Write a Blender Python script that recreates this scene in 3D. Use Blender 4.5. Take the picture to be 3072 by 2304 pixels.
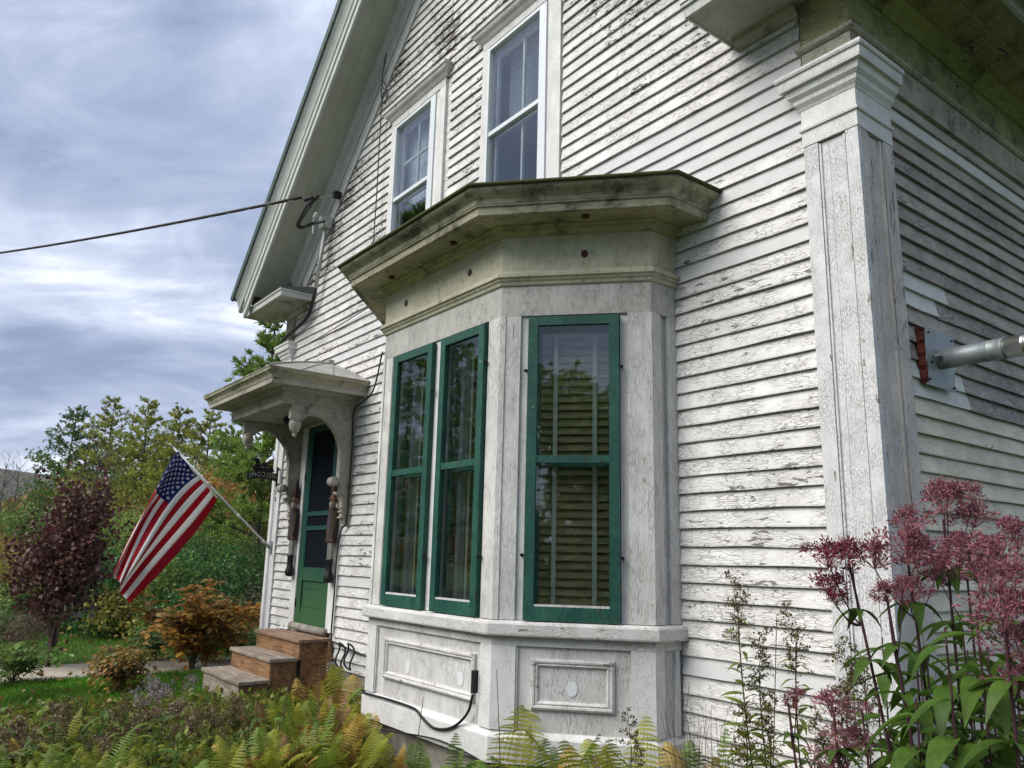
import bpy, math, random
import numpy as np
from mathutils import Vector, Matrix
random.seed(7); RNG = np.random.default_rng(11)
for o in list(bpy.data.objects): bpy.data.objects.remove(o)
SC = bpy.context.scene
COL = SC.collection
# ------------------------------------------------------------------ camera
F_PX, YAW, PITCH, ROLL = 2370.84, 0.9245, 0.2174, 0.0251
CAM = np.array([1.9728, -3.7748, 1.4569])
_f = np.array([-math.sin(YAW)*math.cos(PITCH), math.cos(YAW)*math.cos(PITCH), math.sin(PITCH)])
_r = np.array([math.cos(YAW), math.sin(YAW), 0.0]); _u = np.cross(_r, _f)
RGT = math.cos(ROLL)*_r + math.sin(ROLL)*_u
UPV = -math.sin(ROLL)*_r + math.cos(ROLL)*_u
FWD = _f
cd = bpy.data.cameras.new('camera'); cam = bpy.data.objects.new('camera', cd); COL.objects.link(cam)
cd.sensor_width = 36.0; cd.lens = F_PX/3072*36; cd.clip_start = 0.05; cd.clip_end = 6000
m = Matrix.Identity(4)
for i in range(3):
    m[i][0] = RGT[i]; m[i][1] = UPV[i]; m[i][2] = -FWD[i]; m[i][3] = CAM[i]
cam.matrix_world = m
SC.camera = cam
def ray(u, v): return FWD + RGT*(u-1536)/F_PX + UPV*(1152-v)/F_PX
def at(u, v, ax, val):
    i = 'xyz'.index(ax); d = ray(u, v); return CAM + d*((val-CAM[i])/d[i])
def atd(u, v, dist): return CAM + ray(u, v)*dist
# ------------------------------------------------------------------ world, sun, exposure
SUN_EL, SUN_AZ = math.radians(46), math.radians(197)      # azimuth clockwise from +Y
W = bpy.data.worlds.new('World'); SC.world = W; W.use_nodes = True
wn = W.node_tree; wn.nodes.clear()
def wN(t, **k):
    n = wn.nodes.new(t)
    for a, b in k.items(): setattr(n, a, b)
    return n
wo = wN('ShaderNodeOutputWorld'); bg = wN('ShaderNodeBackground'); bg.inputs['Strength'].default_value = 0.1
sky = wN('ShaderNodeTexSky', sky_type='NISHITA'); sky.sun_disc = False; sky.sun_elevation = SUN_EL; sky.sun_rotation = SUN_AZ
tc = wN('ShaderNodeTexCoord'); sep = wN('ShaderNodeSeparateXYZ'); wn.links.new(tc.outputs['Generated'], sep.inputs[0])
def wm(op, a, b=None, c=None):
    n = wN('ShaderNodeMath', operation=op)
    for i, x in enumerate((a, b, c)):
        if x is None: continue
        if isinstance(x, (int, float)): n.inputs[i].default_value = x
        else: wn.links.new(x, n.inputs[i])
    return n.outputs[0]
zz = wm('ADD', wm('MAXIMUM', sep.outputs[2], 0.0), 0.16)
px = wm('DIVIDE', sep.outputs[0], zz); py = wm('DIVIDE', sep.outputs[1], zz)
# wind direction: streaks run roughly along the street
rot = math.radians(-42)
qx = wm('ADD', wm('MULTIPLY', px, math.cos(rot)), wm('MULTIPLY', py, -math.sin(rot)))
qy = wm('ADD', wm('MULTIPLY', px, math.sin(rot)), wm('MULTIPLY', py, math.cos(rot)))
cmb = wN('ShaderNodeCombineXYZ'); wn.links.new(wm('MULTIPLY', qx, 0.72), cmb.inputs[0]); wn.links.new(qy, cmb.inputs[1])
cmb.inputs[2].default_value = 3.7
def wnoise(scale, det, rough, dist, off):
    mp = wN('ShaderNodeMapping'); mp.inputs['Location'].default_value = off
    wn.links.new(cmb.outputs[0], mp.inputs[0])
    n = wN('ShaderNodeTexNoise'); n.inputs['Scale'].default_value = scale; n.inputs['Detail'].default_value = det
    n.inputs['Roughness'].default_value = rough; n.inputs['Distortion'].default_value = dist
    wn.links.new(mp.outputs[0], n.inputs['Vector']); return n.outputs['Fac']
n1 = wnoise(0.85, 7, 0.55, 0.6, (1.3, 4.1, 0)); n2 = wnoise(2.8, 9, 0.64, 0.8, (7, 2, 3)); n3 = wnoise(0.25, 2, .5, 0, (3, 9, 1))
nn_ = wm('ADD', wm('ADD', wm('MULTIPLY', n1, 0.66), wm('MULTIPLY', n2, 0.27)), wm('MULTIPLY', n3, 0.24))
cr = wN('ShaderNodeValToRGB'); wn.links.new(nn_, cr.inputs[0])
el = cr.color_ramp.elements
el[0].position = 0.43; el[0].color = (0.58, 0.83, 1.44, 1)
el[1].position = 0.70; el[1].color = (3.15, 3.38, 3.75, 1)
for p_, c_ in ((0.51, (0.88, 1.12, 1.67, 1)), (0.58, (1.36, 1.61, 2.20, 1)), (0.64, (2.05, 2.28, 2.82, 1))):
    e_ = el.new(p_); e_.color = c_
cov = wN('ShaderNodeValToRGB'); wn.links.new(nn_, cov.inputs[0])
cov.color_ramp.elements[0].position = 0.36; cov.color_ramp.elements[0].color = (.9, .9, .9, 1)
cov.color_ramp.elements[1].position = 0.5; cov.color_ramp.elements[1].color = (1, 1, 1, 1)
mx = wN('ShaderNodeMix', data_type='RGBA'); wn.links.new(cov.outputs[0], mx.inputs[0])
wn.links.new(sky.outputs[0], mx.inputs[6]); wn.links.new(cr.outputs[0], mx.inputs[7])
wn.links.new(mx.outputs[2], bg.inputs['Color']); wn.links.new(bg.outputs[0], wo.inputs[0])
sl = bpy.data.lights.new('sun', 'SUN'); sl.energy = 1.5; sl.angle = math.radians(50); sl.color = (1.0, 0.95, 0.87)
so = bpy.data.objects.new('sun', sl); COL.objects.link(so)
sd = Vector((math.sin(SUN_AZ)*math.cos(SUN_EL), math.cos(SUN_AZ)*math.cos(SUN_EL), math.sin(SUN_EL)))
so.rotation_euler = sd.to_track_quat('Z', 'Y').to_euler(); so.location = (0, -20, 30)
SC.view_settings.view_transform = 'Standard'; SC.view_settings.look = 'None'; SC.view_settings.gamma = 1.0
SC.view_settings.use_curve_mapping = False; SC.view_settings.exposure = 1.80
SC.render.engine = 'CYCLES'
# ------------------------------------------------------------------ materials
class NT:
    def __init__(s, name):
        s.m = bpy.data.materials.new(name); s.m.use_nodes = True; s.t = s.m.node_tree; s.t.nodes.clear()
        s.out = s.n('ShaderNodeOutputMaterial')
    def n(s, t, ins=None, **k):
        x = s.t.nodes.new(t)
        for a, b in k.items(): setattr(x, a, b)
        for a, b in (ins or {}).items():
            if hasattr(b, 'is_linked') or hasattr(b, 'links'): s.t.links.new(b, x.inputs[a])
            else: x.inputs[a].default_value = b
        return x
    def math(s, op, a, b=0.0, clamp=False):
        x = s.n('ShaderNodeMath', {0: a, 1: b}, operation=op); x.use_clamp = clamp; return x.outputs[0]
    def step(s, v, lo, hi):
        x = s.n('ShaderNodeMapRange', {0: v, 1: lo, 2: hi, 3: 0.0, 4: 1.0}); x.clamp = True; return x.outputs[0]
    def mix(s, f, a, b):
        x = s.n('ShaderNodeMix', {0: f}, data_type='RGBA')
        for i, c in ((6, a), (7, b)):
            if isinstance(c, tuple): x.inputs[i].default_value = (*c[:3], 1)
            else: s.t.links.new(c, x.inputs[i])
        return x.outputs[2]
    def noise(s, vec, scale, det=6, rough=.6, dist=0.0):
        return s.n('ShaderNodeTexNoise', {'Vector': vec, 'Scale': scale, 'Detail': det, 'Roughness': rough, 'Distortion': dist}).outputs['Fac']
    def coords(s, stretch=(1, 1, 1), vary=True):
        c = s.n('ShaderNodeTexCoord').outputs['Object']
        if vary:
            r = s.n('ShaderNodeObjectInfo').outputs['Random']
            k = s.n('ShaderNodeCombineXYZ', {0: s.math('MULTIPLY', r, 57.0), 1: s.math('MULTIPLY', r, 31.0), 2: s.math('MULTIPLY', r, 83.0)})
            c2 = s.n('ShaderNodeVectorMath', {0: c, 1: k.outputs[0]}, operation='ADD').outputs[0]
        else: c2 = c
        st = s.n('ShaderNodeVectorMath', {0: c2, 1: stretch}, operation='MULTIPLY').outputs[0]
        return c, c2, st
    def bump(s, h, strength=.5, dist=.004):
        return s.n('ShaderNodeBump', {'Height': h, 'Strength': strength, 'Distance': dist}).outputs[0]
    def bsdf(s, col, rough=.6, normal=None, metal=0.0, spec=.3):
        b = s.n('ShaderNodeBsdfPrincipled')
        for k, v in (('Base Color', col), ('Roughness', rough), ('Metallic', metal), ('Specular IOR Level', spec)):
            if isinstance(v, tuple): b.inputs[k].default_value = (*v[:3], 1)
            elif isinstance(v, (int, float)): b.inputs[k].default_value = v
            else: s.t.links.new(v, b.inputs[k])
        if normal is not None: s.t.links.new(normal, b.inputs['Normal'])
        s.t.links.new(b.outputs[0], s.out.inputs[0]); return b
def paint(name, base=(0.609, 0.618, 0.639), base2=(0.487, 0.487, 0.492), grime=(.20, .19, .165), g=.35, wood=(.13, .115, .10), peel=.64, peel_var=.25,
          crack=.55, stretch=(.3, 1, 1), rough=.62, fine=.5, crack_scale=75.0, mold=None, mold_thr=.6, mold_col=(.03, .03, .02), vary=.12, bump=.6, peel_scale=26, row=None):
    s = NT(name); c, c2, st = s.coords(stretch)
    big = s.noise(c, 1.1, 4, .55); med = s.noise(s.n('ShaderNodeVectorMath', {0: st, 1: c2}, operation='ADD').outputs[0], 3.6, 6, .65); fin = s.noise(st, 95, 4, .7); sp = s.noise(st, 30, 8, .75)
    rnd = s.n('ShaderNodeObjectInfo').outputs['Random']
    col = s.mix(s.step(med, .35, .7), base, base2)
    hv = s.math('MULTIPLY', s.math('SUBTRACT', rnd, .5), vary*2)
    gm = s.math('ADD', s.math('MULTIPLY', s.step(big, .40, .68), .6), s.math('MULTIPLY', s.step(sp, .48, .72), .7))
    gm = s.math('ADD', gm, hv)
    col = s.mix(s.math('MULTIPLY', gm, g, True), col, grime)
    col = s.mix(s.math('MULTIPLY', s.step(fin, .50, .75), fine*.45), col, (.30, .285, .26))
    wv = s.n('ShaderNodeVectorMath', {0: st, 1: s.n('ShaderNodeVectorMath', {0: s.n('ShaderNodeTexNoise', {'Vector': st, 'Scale': 22.0, 'Detail': 3.0}).outputs['Color'], 1: (.05, .05, .05)}, operation='MULTIPLY').outputs[0]}, operation='ADD').outputs[0]
    vor = s.n('ShaderNodeTexVoronoi', {'Vector': wv, 'Scale': crack_scale}, feature='DISTANCE_TO_EDGE').outputs['Distance']
    cm = s.math('SUBTRACT', 1.0, s.step(vor, .015, .09))
    cm = s.math('MULTIPLY', cm, s.step(s.noise(c2, 5, 4, .6), .36, .58))
    col = s.mix(s.math('MULTIPLY', cm, crack), col, (.24, .23, .215))
    pm = s.math('ADD', s.noise(st, peel_scale, 8, .68, .4), s.math('ADD', s.math('MULTIPLY', s.math('SUBTRACT', big, .5), peel_var), s.math('ADD', s.math('MULTIPLY', s.math('SUBTRACT', rnd, .5), .06), s.math('MULTIPLY', s.math('SUBTRACT', s.noise(st, 7, 3, .6), .5), .16))))
    if row:
        zc = s.n('ShaderNodeSeparateXYZ', {0: c}).outputs[2]
        fr_ = s.math('FRACT', s.math('DIVIDE', s.math('SUBTRACT', zc, row[0]-20*row[1]), row[1]))
        edge = s.math('SUBTRACT', 1.0, s.step(fr_, .0, .42))
        pm = s.math('ADD', pm, s.math('MULTIPLY', edge, row[2]))
        col = s.mix(s.math('MULTIPLY', s.math('SUBTRACT', 1.0, s.step(fr_, .0, .10)), .5), col, grime)
        col = s.mix(s.math('MULTIPLY', s.step(fr_, .80, .97), .5), col, grime)  # each row darkens towards its top, just below the board lapping over it
    pk = s.step(pm, peel, peel+.025)
    halo = s.step(pm, peel-.03, peel)
    col = s.mix(s.math('MULTIPLY', s.math('SUBTRACT', halo, pk), .55, True), col, (.76, .76, .76))
    wd = s.mix(s.noise(st, 60, 4, .6), wood, tuple(x*2.3 for x in wood))
    col = s.mix(pk, col, wd)
    if mold:
        mm = s.math('ADD', s.noise(c2, mold, 8, .72), s.math('MULTIPLY', s.math('SUBTRACT', s.noise(c, 2.2, 4, .6), .5), .45))
        col = s.mix(s.math('MULTIPLY', s.step(mm, mold_thr-.09, mold_thr+.10), .93), col, mold_col)
    h = s.math('SUBTRACT', s.math('MULTIPLY', fin, .25), s.math('ADD', pk, s.math('MULTIPLY', cm, .7)))
    s.bsdf(col, rough, s.bump(h, bump, .004)); return s.m
def plain(name, col, rough=.6, metal=0.0, var=.25, scale=14, stretch=(1, 1, 1), bump=.15, spec=.3, col2=None):
    s = NT(name); c, c2, st = s.coords(stretch)
    a = s.noise(st, scale, 7, .65); b = s.noise(c2, 2.5, 4, .6)
    k = s.math('ADD', s.math('MULTIPLY', a, .7), s.math('MULTIPLY', b, .3))
    lo = tuple(x*(1-var) for x in col); hi = col2 or tuple(min(1, x*(1+var)) for x in col)
    s.bsdf(s.mix(s.step(k, .36, .64), lo, hi), rough, s.bump(a, bump, .003), metal, spec); return s.m
MT = {}
MT['board'] = paint('peeling_clapboard', base=(.72, .715, .705), base2=(.58, .57, .56), g=.32, peel=.632, peel_var=.62, crack=.9, crack_scale=62.0, stretch=(.22, 1, 1), wood=(.085, .078, .070), peel_scale=34, row=(3.7607, .105, .05))
MT['board_up'] = paint('peeling_gable_clapboard', base=(.70, .695, .685), base2=(.55, .54, .53), g=.38, peel=.580, peel_var=.66, crack=.7, stretch=(.4, 1, 1), grime=(.22, .205, .19), wood=(.042, .038, .035), peel_scale=44, row=(3.7607, .105, .045))
MT['board_new'] = paint('replaced_clapboard', base=(.56, .565, .57), base2=(.47, .475, .48), g=.16, peel=.80, crack=.05, fine=.12, bump=.15, vary=.2)
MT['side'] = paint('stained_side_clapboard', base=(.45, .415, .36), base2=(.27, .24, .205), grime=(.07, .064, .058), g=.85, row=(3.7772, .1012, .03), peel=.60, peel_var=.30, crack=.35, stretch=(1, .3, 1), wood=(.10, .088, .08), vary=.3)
MT['side_low'] = paint('yellowed_side_clapboard', base=(.70, .675, .555), base2=(.56, .54, .43), grime=(.20, .20, .15), g=.42, row=(3.7772, .1012, .02), peel=.70, crack=.3, stretch=(1, .3, 1), fine=.4, vary=.25)
MT['side_new'] = paint('replaced_side_clapboard', base=(.58, .60, .575), base2=(.48, .50, .475), g=.14, peel=.85, crack=.0, fine=.1, stretch=(1, .3, 1), bump=.1)
MT['trim'] = paint('grimy_trim', base=(.66, .655, .645), base2=(.52, .515, .50), grime=(.20, .19, .175), g=.45, peel=.655, crack=.75, stretch=(1, 1, .13), fine=.8, crack_scale=100.0)
MT['trim_h'] = paint('grimy_trim_horizontal', base=(.66, .655, .645), base2=(.53, .525, .515), grime=(.21, .20, .18), g=.5, peel=.62, crack=.55, stretch=(.4, .4, 1), fine=.7)
MT['trim_clean'] = paint('faded_trim', base=(.68, .68, .675), base2=(.57, .57, .565), g=.22, peel=.70, crack=.25, stretch=(1, 1, .35), fine=.35)
MT['pilaster'] = paint('cracked_pilaster_paint', base=(.66, .67, .685), base2=(.54, .55, .56), g=.22, peel=.665, peel_var=.2, crack=.8, crack_scale=110.0, stretch=(1, 1, .3), fine=.6)
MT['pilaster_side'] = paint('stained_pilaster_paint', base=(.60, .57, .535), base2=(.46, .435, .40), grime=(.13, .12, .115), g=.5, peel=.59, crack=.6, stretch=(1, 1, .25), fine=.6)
MT['frieze'] = paint('mildewed_frieze', base=(.56, .54, .42), base2=(.46, .44, .32), grime=(.15, .145, .09), g=.55, peel=.80, crack=.12, stretch=(1, 1, .5), fine=.5, mold=20, mold_thr=.66, mold_col=(.07, .068, .045))
MT['frieze_low'] = paint('speckled_frieze', base=(0.505, 0.496, 0.470), base2=(0.400, 0.392, 0.365), grime=(.15, .145, .13), g=.75, peel=.80, crack=.15, stretch=(1, 1, .35), fine=.9, mold=26, mold_thr=.66, mold_col=(.13, .125, .11))
MT['crown'] = paint('mossy_crown', base=(.42, .40, .30), base2=(.31, .295, .20), grime=(.07, .072, .03), g=.85, peel=.82, crack=.15, stretch=(.3, .3, 1), fine=.5, mold=7, mold_thr=.58, mold_col=(.022, .024, .012))
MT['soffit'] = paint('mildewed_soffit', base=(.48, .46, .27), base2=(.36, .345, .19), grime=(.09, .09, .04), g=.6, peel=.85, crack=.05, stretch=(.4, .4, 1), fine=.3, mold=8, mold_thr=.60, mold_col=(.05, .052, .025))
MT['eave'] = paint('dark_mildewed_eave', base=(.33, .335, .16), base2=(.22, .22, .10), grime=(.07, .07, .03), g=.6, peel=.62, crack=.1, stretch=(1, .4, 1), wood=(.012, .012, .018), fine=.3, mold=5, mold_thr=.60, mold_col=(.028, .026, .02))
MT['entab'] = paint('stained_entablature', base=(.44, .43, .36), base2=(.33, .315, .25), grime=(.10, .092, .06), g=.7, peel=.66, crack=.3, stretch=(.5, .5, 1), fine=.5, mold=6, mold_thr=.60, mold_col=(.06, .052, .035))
MT['return'] = paint('dirty_return', base=(0.452, 0.444, 0.383), base2=(0.348, 0.339, 0.270), grime=(.12, .115, .075), g=.6, peel=.75, crack=.15, stretch=(.5, .5, 1), fine=.4, mold=6, mold_thr=.64, mold_col=(.07, .065, .04))
MT['rake'] = paint('rake_paint', base=(0.487, 0.505, 0.492), base2=(0.409, 0.426, 0.409), grime=(.20, .205, .16), g=.35, peel=.74, crack=.1, stretch=(.3, 1, .3), fine=.25)
MT['rake_soffit'] = paint('rake_soffit_paint', base=(0.409, 0.426, 0.374), base2=(0.348, 0.365, 0.309), grime=(.20, .19, .13), g=.3, peel=.77, crack=.04, stretch=(.3, 1, .3), fine=.15)
MT['hood'] = paint('hood_paint', base=(0.435, 0.413, 0.357), base2=(0.331, 0.313, 0.261), grime=(.15, .14, .105), g=.6, peel=.74, crack=.3, stretch=(.5, .5, .5), fine=.55, mold=9, mold_thr=.62, mold_col=(.055, .048, .04))
MT['hood_roof'] = plain('hood_roof', (.30, .30, .28), .6, 0, .3, 9, bump=.3)
MT['white_frame'] = plain('white_storm_frame', (.58, .62, .66), .4, 0, .06, 20, bump=.03)
MT['roof'] = plain('roof_shingle', (.09, .095, .09), .85, 0, .4, 30, bump=.5)
MT['drip'] = plain('green_drip_edge', (.045, .075, .065), .45, 0, .35, 12)
MT['moss'] = plain('mossy_edge', (.10, .12, .02), .85, 0, .6, 18, bump=.6, col2=(.05, .05, .015))
def green_paint():
    s = NT('chipped_green_paint'); c, c2, st = s.coords((1, 1, .35))
    a = s.noise(c2, 5, 5, .6); f = s.noise(st, 70, 6, .7)
    col = s.mix(s.step(a, .35, .68), (.007, .056, .043), (.02, .095, .068))
    col = s.mix(s.math('MULTIPLY', s.step(f, .48, .64), .75), col, (.004, .03, .022))
    col = s.mix(s.math('MULTIPLY', s.step(s.noise(c2, 9, 6, .7), .55, .72), .35), col, (.05, .13, .095))
    pm = s.math('ADD', s.noise(st, 24, 8, .7, .5), s.math('MULTIPLY', s.math('SUBTRACT', s.noise(c, 3.0, 3, .5), .5), .25)); col = s.mix(s.step(pm, .625, .645), col, (.03, .03, .022))
    col = s.mix(s.step(s.noise(c2, 17, 7, .75), .70, .715), col, (.42, .42, .36))
    s.bsdf(col, .5, s.bump(s.math('SUBTRACT', f, s.step(pm, .66, .68)), .6, .004)); return s.m
MT['green'] = green_paint()
def door_paint():
    s = NT('algae_green_door'); c, c2, st = s.coords((1, 1, .5), False)
    a = s.noise(c, 4.5, 6, .62, .6)
    z = s.n('ShaderNodeSeparateXYZ', {0: c}).outputs[2]
    k = s.math('ADD', a, s.step(z, 1.5, .62))       # algae has crept up from the sill
    col = s.mix(s.step(k, .55, 1.25), (.007, .052, .042), (.034, .092, .034))
    col = s.mix(s.math('MULTIPLY', s.step(s.noise(st, 60, 5, .7), .5, .7), .4), col, (.01, .06, .03))
    s.bsdf(col, .55, s.bump(a, .1, .003)); return s.m
MT['door'] = door_paint()
MT['sash'] = plain('dark_green_sash', (.006, .055, .045), .45, 0, .4, 18)
MT['screen'] = plain('insect_screen', (.006, .008, .012), .9, 0, .3, 30, spec=.04)
MT['concrete'] = plain('foundation_concrete', (.24, .225, .195), .9, 0, .35, 10, bump=.6)
MT['blind_dark'] = plain('brown_slat', (.21, .15, .07), .5, 0, .35, 9)
MT['cream'] = plain('cream_tape', (.74, .70, .54), .7, 0, .12, 20)
MT['blind'] = plain('amber_slat', (.38, .27, .12), .5, 0, .35, 9, (1, 1, 6), col2=(.52, .39, .18))
MT['room'] = plain('interior_plaster', (.22, .17, .12), .8, 0, .25, 4)
MT['curtain'] = plain('lace_curtain', (.36, .40, .44), .8, 0, .1, 30)
MT['dark_metal'] = plain('dark_metal', (.012, .011, .016), .5, .3, .3, 20)
MT['black'] = plain('black_rubber', (.012, .012, .014), .45, 0, .3, 30)
MT['galv'] = plain('galvanized_steel', (.28, .315, .32), .5, .45, .18, 18, (1, .4, .4), bump=.05)
MT['steel'] = plain('stainless_steel', (.55, .53, .48), .28, .95, .12, 22, bump=.03)
MT['foam'] = plain('rust_red_foam', (.065, .012, .008), .8, 0, .5, 40, bump=.9)
MT['grey'] = plain('grey_conduit', (.34, .36, .35), .5, .2, .2, 20)
MT['white_cable'] = plain('white_cable', (.6, .6, .58), .5, 0, .1, 20)
MT['plug'] = plain('oval_patch_paint', (.60, .62, .64), .6, 0, .06, 30)
MT['hole'] = plain('maroon_hole_plug', (.055, .012, .01), .7, 0, .4, 40)
def wood_mat(name, a, b, stretch):
    s = NT(name); c, c2, st = s.coords(stretch)
    g_ = s.noise(st, 26, 6, .6, .8); w = s.noise(c2, 3.5, 5, .6)
    col = s.mix(s.step(g_, .38, .62), a, b); col = s.mix(s.math('MULTIPLY', s.step(w, .45, .7), .55), col, tuple(x*.45 for x in a))
    s.bsdf(col, .75, s.bump(g_, .5, .004)); return s.m
MT['tread'] = wood_mat('weathered_tread', (.17, .135, .105), (.30, .26, .215), (.12, 1.6, 1.6))
MT['tread_top'] = wood_mat('brown_tread', (.16, .095, .062), (.27, .18, .125), (.12, 1.6, 1.6))
MT['riser'] = wood_mat('brown_riser', (.15, .075, .035), (.30, .175, .085), (.12, 1.6, 1.9))
MT['stringer'] = wood_mat('brown_stringer', (.12, .06, .03), (.26, .14, .065), (1, .8, .8))
def glass_mat(name, refl=.11, tint=(.93, .96, .95)):
    s = NT(name)
    fr = s.n('ShaderNodeFresnel', {'IOR': 1.5}).outputs[0]
    bf = s.n('ShaderNodeNewGeometry').outputs['Backfacing']
    fac = s.math('MULTIPLY', s.math('ADD', s.math('MULTIPLY', fr, 1-refl), refl, True), s.math('SUBTRACT', 1.0, bf))
    c = s.n('ShaderNodeTexCoord').outputs['Object']
    w = s.noise(c, 2.2, 2, .5)
    nb = s.bump(w, .12, .01)
    g_ = s.n('ShaderNodeBsdfGlossy', {'Color': (1, 1, 1, 1), 'Roughness': 0.015, 'Normal': nb})
    t = s.n('ShaderNodeBsdfTransparent', {'Color': (*tint, 1)})
    mxs = s.n('ShaderNodeMixShader', {0: fac}); s.t.links.new(t.outputs[0], mxs.inputs[1]); s.t.links.new(g_.outputs[0], mxs.inputs[2])
    s.t.links.new(mxs.outputs[0], s.out.inputs[0]); return s.m
MT['glass'] = glass_mat('window_glass', .055)
MT['glass_up'] = glass_mat('upper_window_glass', .16, (.93, .96, .97))
def leaf_mat(name, cols, trans=.35, rough=.5, objvar=.35, clump=1.4):
    s = NT(name)
    r = s.n('ShaderNodeNewGeometry').outputs['Random Per Island']
    o_ = s.n('ShaderNodeObjectInfo').outputs['Random']
    k = s.math('FRACT', s.math('ADD', r, s.math('MULTIPLY', o_, objvar)))
    rp = s.n('ShaderNodeValToRGB', {0: k}); e = rp.color_ramp.elements
    e[0].position = 0; e[0].color = (*cols[0], 1); e[1].position = 1; e[1].color = (*cols[-1], 1)
    for i, cc in enumerate(cols[1:-1]):
        q = e.new((i+1)/(len(cols)-1)); q.color = (*cc, 1)
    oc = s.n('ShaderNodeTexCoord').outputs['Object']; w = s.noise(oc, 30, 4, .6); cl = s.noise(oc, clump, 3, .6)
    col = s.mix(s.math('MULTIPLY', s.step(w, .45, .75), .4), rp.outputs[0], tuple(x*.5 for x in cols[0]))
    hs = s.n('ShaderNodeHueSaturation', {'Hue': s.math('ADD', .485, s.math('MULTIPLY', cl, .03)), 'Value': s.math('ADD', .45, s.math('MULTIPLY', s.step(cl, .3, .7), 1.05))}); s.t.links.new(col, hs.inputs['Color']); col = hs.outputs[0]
    b = s.n('ShaderNodeBsdfPrincipled', {'Roughness': rough, 'Specular IOR Level': .3}); s.t.links.new(col, b.inputs['Base Color'])
    tr = s.n('ShaderNodeBsdfTranslucent'); s.t.links.new(col, tr.inputs[0])
    mxs = s.n('ShaderNodeMixShader', {0: trans}); s.t.links.new(b.outputs[0], mxs.inputs[1]); s.t.links.new(tr.outputs[0], mxs.inputs[2])
    s.t.links.new(mxs.outputs[0], s.out.inputs[0]); return s.m
# ------------------------------------------------------------------ mesh helpers
class MB:
    def __init__(s): s.v = []; s.f = []
    def add(s, vs, fs):
        n = len(s.v); s.v += [tuple(map(float, q)) for q in vs]; s.f += [tuple(n+i for i in q) for q in fs]; return s
    def hexa(s, p):  # p: 4 bottom ccw, 4 top
        return s.add(p, [(0, 3, 2, 1), (4, 5, 6, 7), (0, 1, 5, 4), (1, 2, 6, 5), (2, 3, 7, 6), (3, 0, 4, 7)])
    def box(s, x0, x1, y0, y1, z0, z1):
        return s.hexa([(x0, y0, z0), (x1, y0, z0), (x1, y1, z0), (x0, y1, z0), (x0, y0, z1), (x1, y0, z1), (x1, y1, z1), (x0, y1, z1)])
    def fbox(s, fc, s0, s1, z0, z1, d0, d1):
        P = lambda a, d, z: fc.p(a, d, z)
        return s.hexa([P(s0, d1, z0), P(s1, d1, z0), P(s1, d0, z0), P(s0, d0, z0), P(s0, d1, z1), P(s1, d1, z1), P(s1, d0, z1), P(s0, d0, z1)])
    def grid(s, rings, closed=True, caps=True):
        n = len(rings[0]); fs = []
        for i in range(len(rings)-1):
            for j in range(n if closed else n-1):
                a = i*n+j; b = i*n+(j+1) % n; fs.append((a, b, b+n, a+n))
        vs = [q for r_ in rings for q in r_]
        if caps and closed:
            fs.append(tuple(range(n-1, -1, -1))); fs.append(tuple((len(rings)-1)*n+j for j in range(n)))
        return s.add(vs, fs)
    def sweep(s, pts, prof, closed=True):   # plan path with outward on the right, profile (out, z), mitred
        pts = [np.array(p, float) for p in pts]; rings = []
        for i, p in enumerate(pts):
            ns = []
            if i > 0: d = pts[i]-pts[i-1]; d /= np.linalg.norm(d); ns.append(np.array([d[1], -d[0]]))
            if i < len(pts)-1: d = pts[i+1]-pts[i]; d /= np.linalg.norm(d); ns.append(np.array([d[1], -d[0]]))
            n = sum(ns); n = n/(n@ns[0])
            rings.append([(p[0]+n[0]*o, p[1]+n[1]*o, z) for o, z in prof])
        return s.grid(rings, closed)
    def tube(s, pts, r, n=6, taper=None):
        pts = [Vector(p) for p in pts]; rings = []; up = None
        for i, p in enumerate(pts):
            d = (pts[min(i+1, len(pts)-1)]-pts[max(i-1, 0)]).normalized()
            a = d.orthogonal() if up is None else (up-d*up.dot(d))
            if a.length < 1e-6: a = d.orthogonal()
            a.normalize(); up = a; b = d.cross(a)
            rr = r if taper is None else r*(1+(taper-1)*i/(len(pts)-1))
            rings.append([p+(a*math.cos(t)+b*math.sin(t))*rr for t in [2*math.pi*k/n for k in range(n)]])
        return s.grid(rings)
    def lathe(s, c, prof, n=14, axis='z'):
        rings = []
        for r, h in prof:
            ring = []
            for k in range(n):
                t = 2*math.pi*k/n; a, b = r*math.cos(t), r*math.sin(t)
                q = {'z': (a, b, h), 'x': (h, a, b), 'y': (b, h, a)}[axis]
                ring.append((c[0]+q[0], c[1]+q[1], c[2]+q[2]))
            rings.append(ring)
        return s.grid(rings)
    def prism(s, poly, lo, hi, f):   # poly 2d list, f(a,b,h)->xyz
        n = len(poly)
        vs = [f(a, b, lo) for a, b in poly]+[f(a, b, hi) for a, b in poly]
        fs = [tuple(range(n-1, -1, -1)), tuple(range(n, 2*n))]+[(i, (i+1) % n, n+(i+1) % n, n+i) for i in range(n)]
        return s.add(vs, fs)
    def build(s, name, mat, parent=None, smooth=False, label=None, kind=None):
        me = bpy.data.meshes.new(name)
        off = np.array(parent_off(parent))
        v = np.array(s.v)-off
        me.from_pydata(v.tolist(), [], s.f); me.update()
        fix_normals(me)
        if smooth: me.polygons.foreach_set('use_smooth', [True]*len(me.polygons))
        me.materials.append(MT[mat] if isinstance(mat, str) else mat)
        return link(name, me, parent, label, kind)
def fix_normals(me):
    import bmesh
    b = bmesh.new(); b.from_mesh(me); bmesh.ops.recalc_face_normals(b, faces=b.faces); b.to_mesh(me); b.free()
def parent_off(p):
    o = Vector((0, 0, 0))
    while p is not None: o += p.location; p = p.parent
    return o
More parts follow.
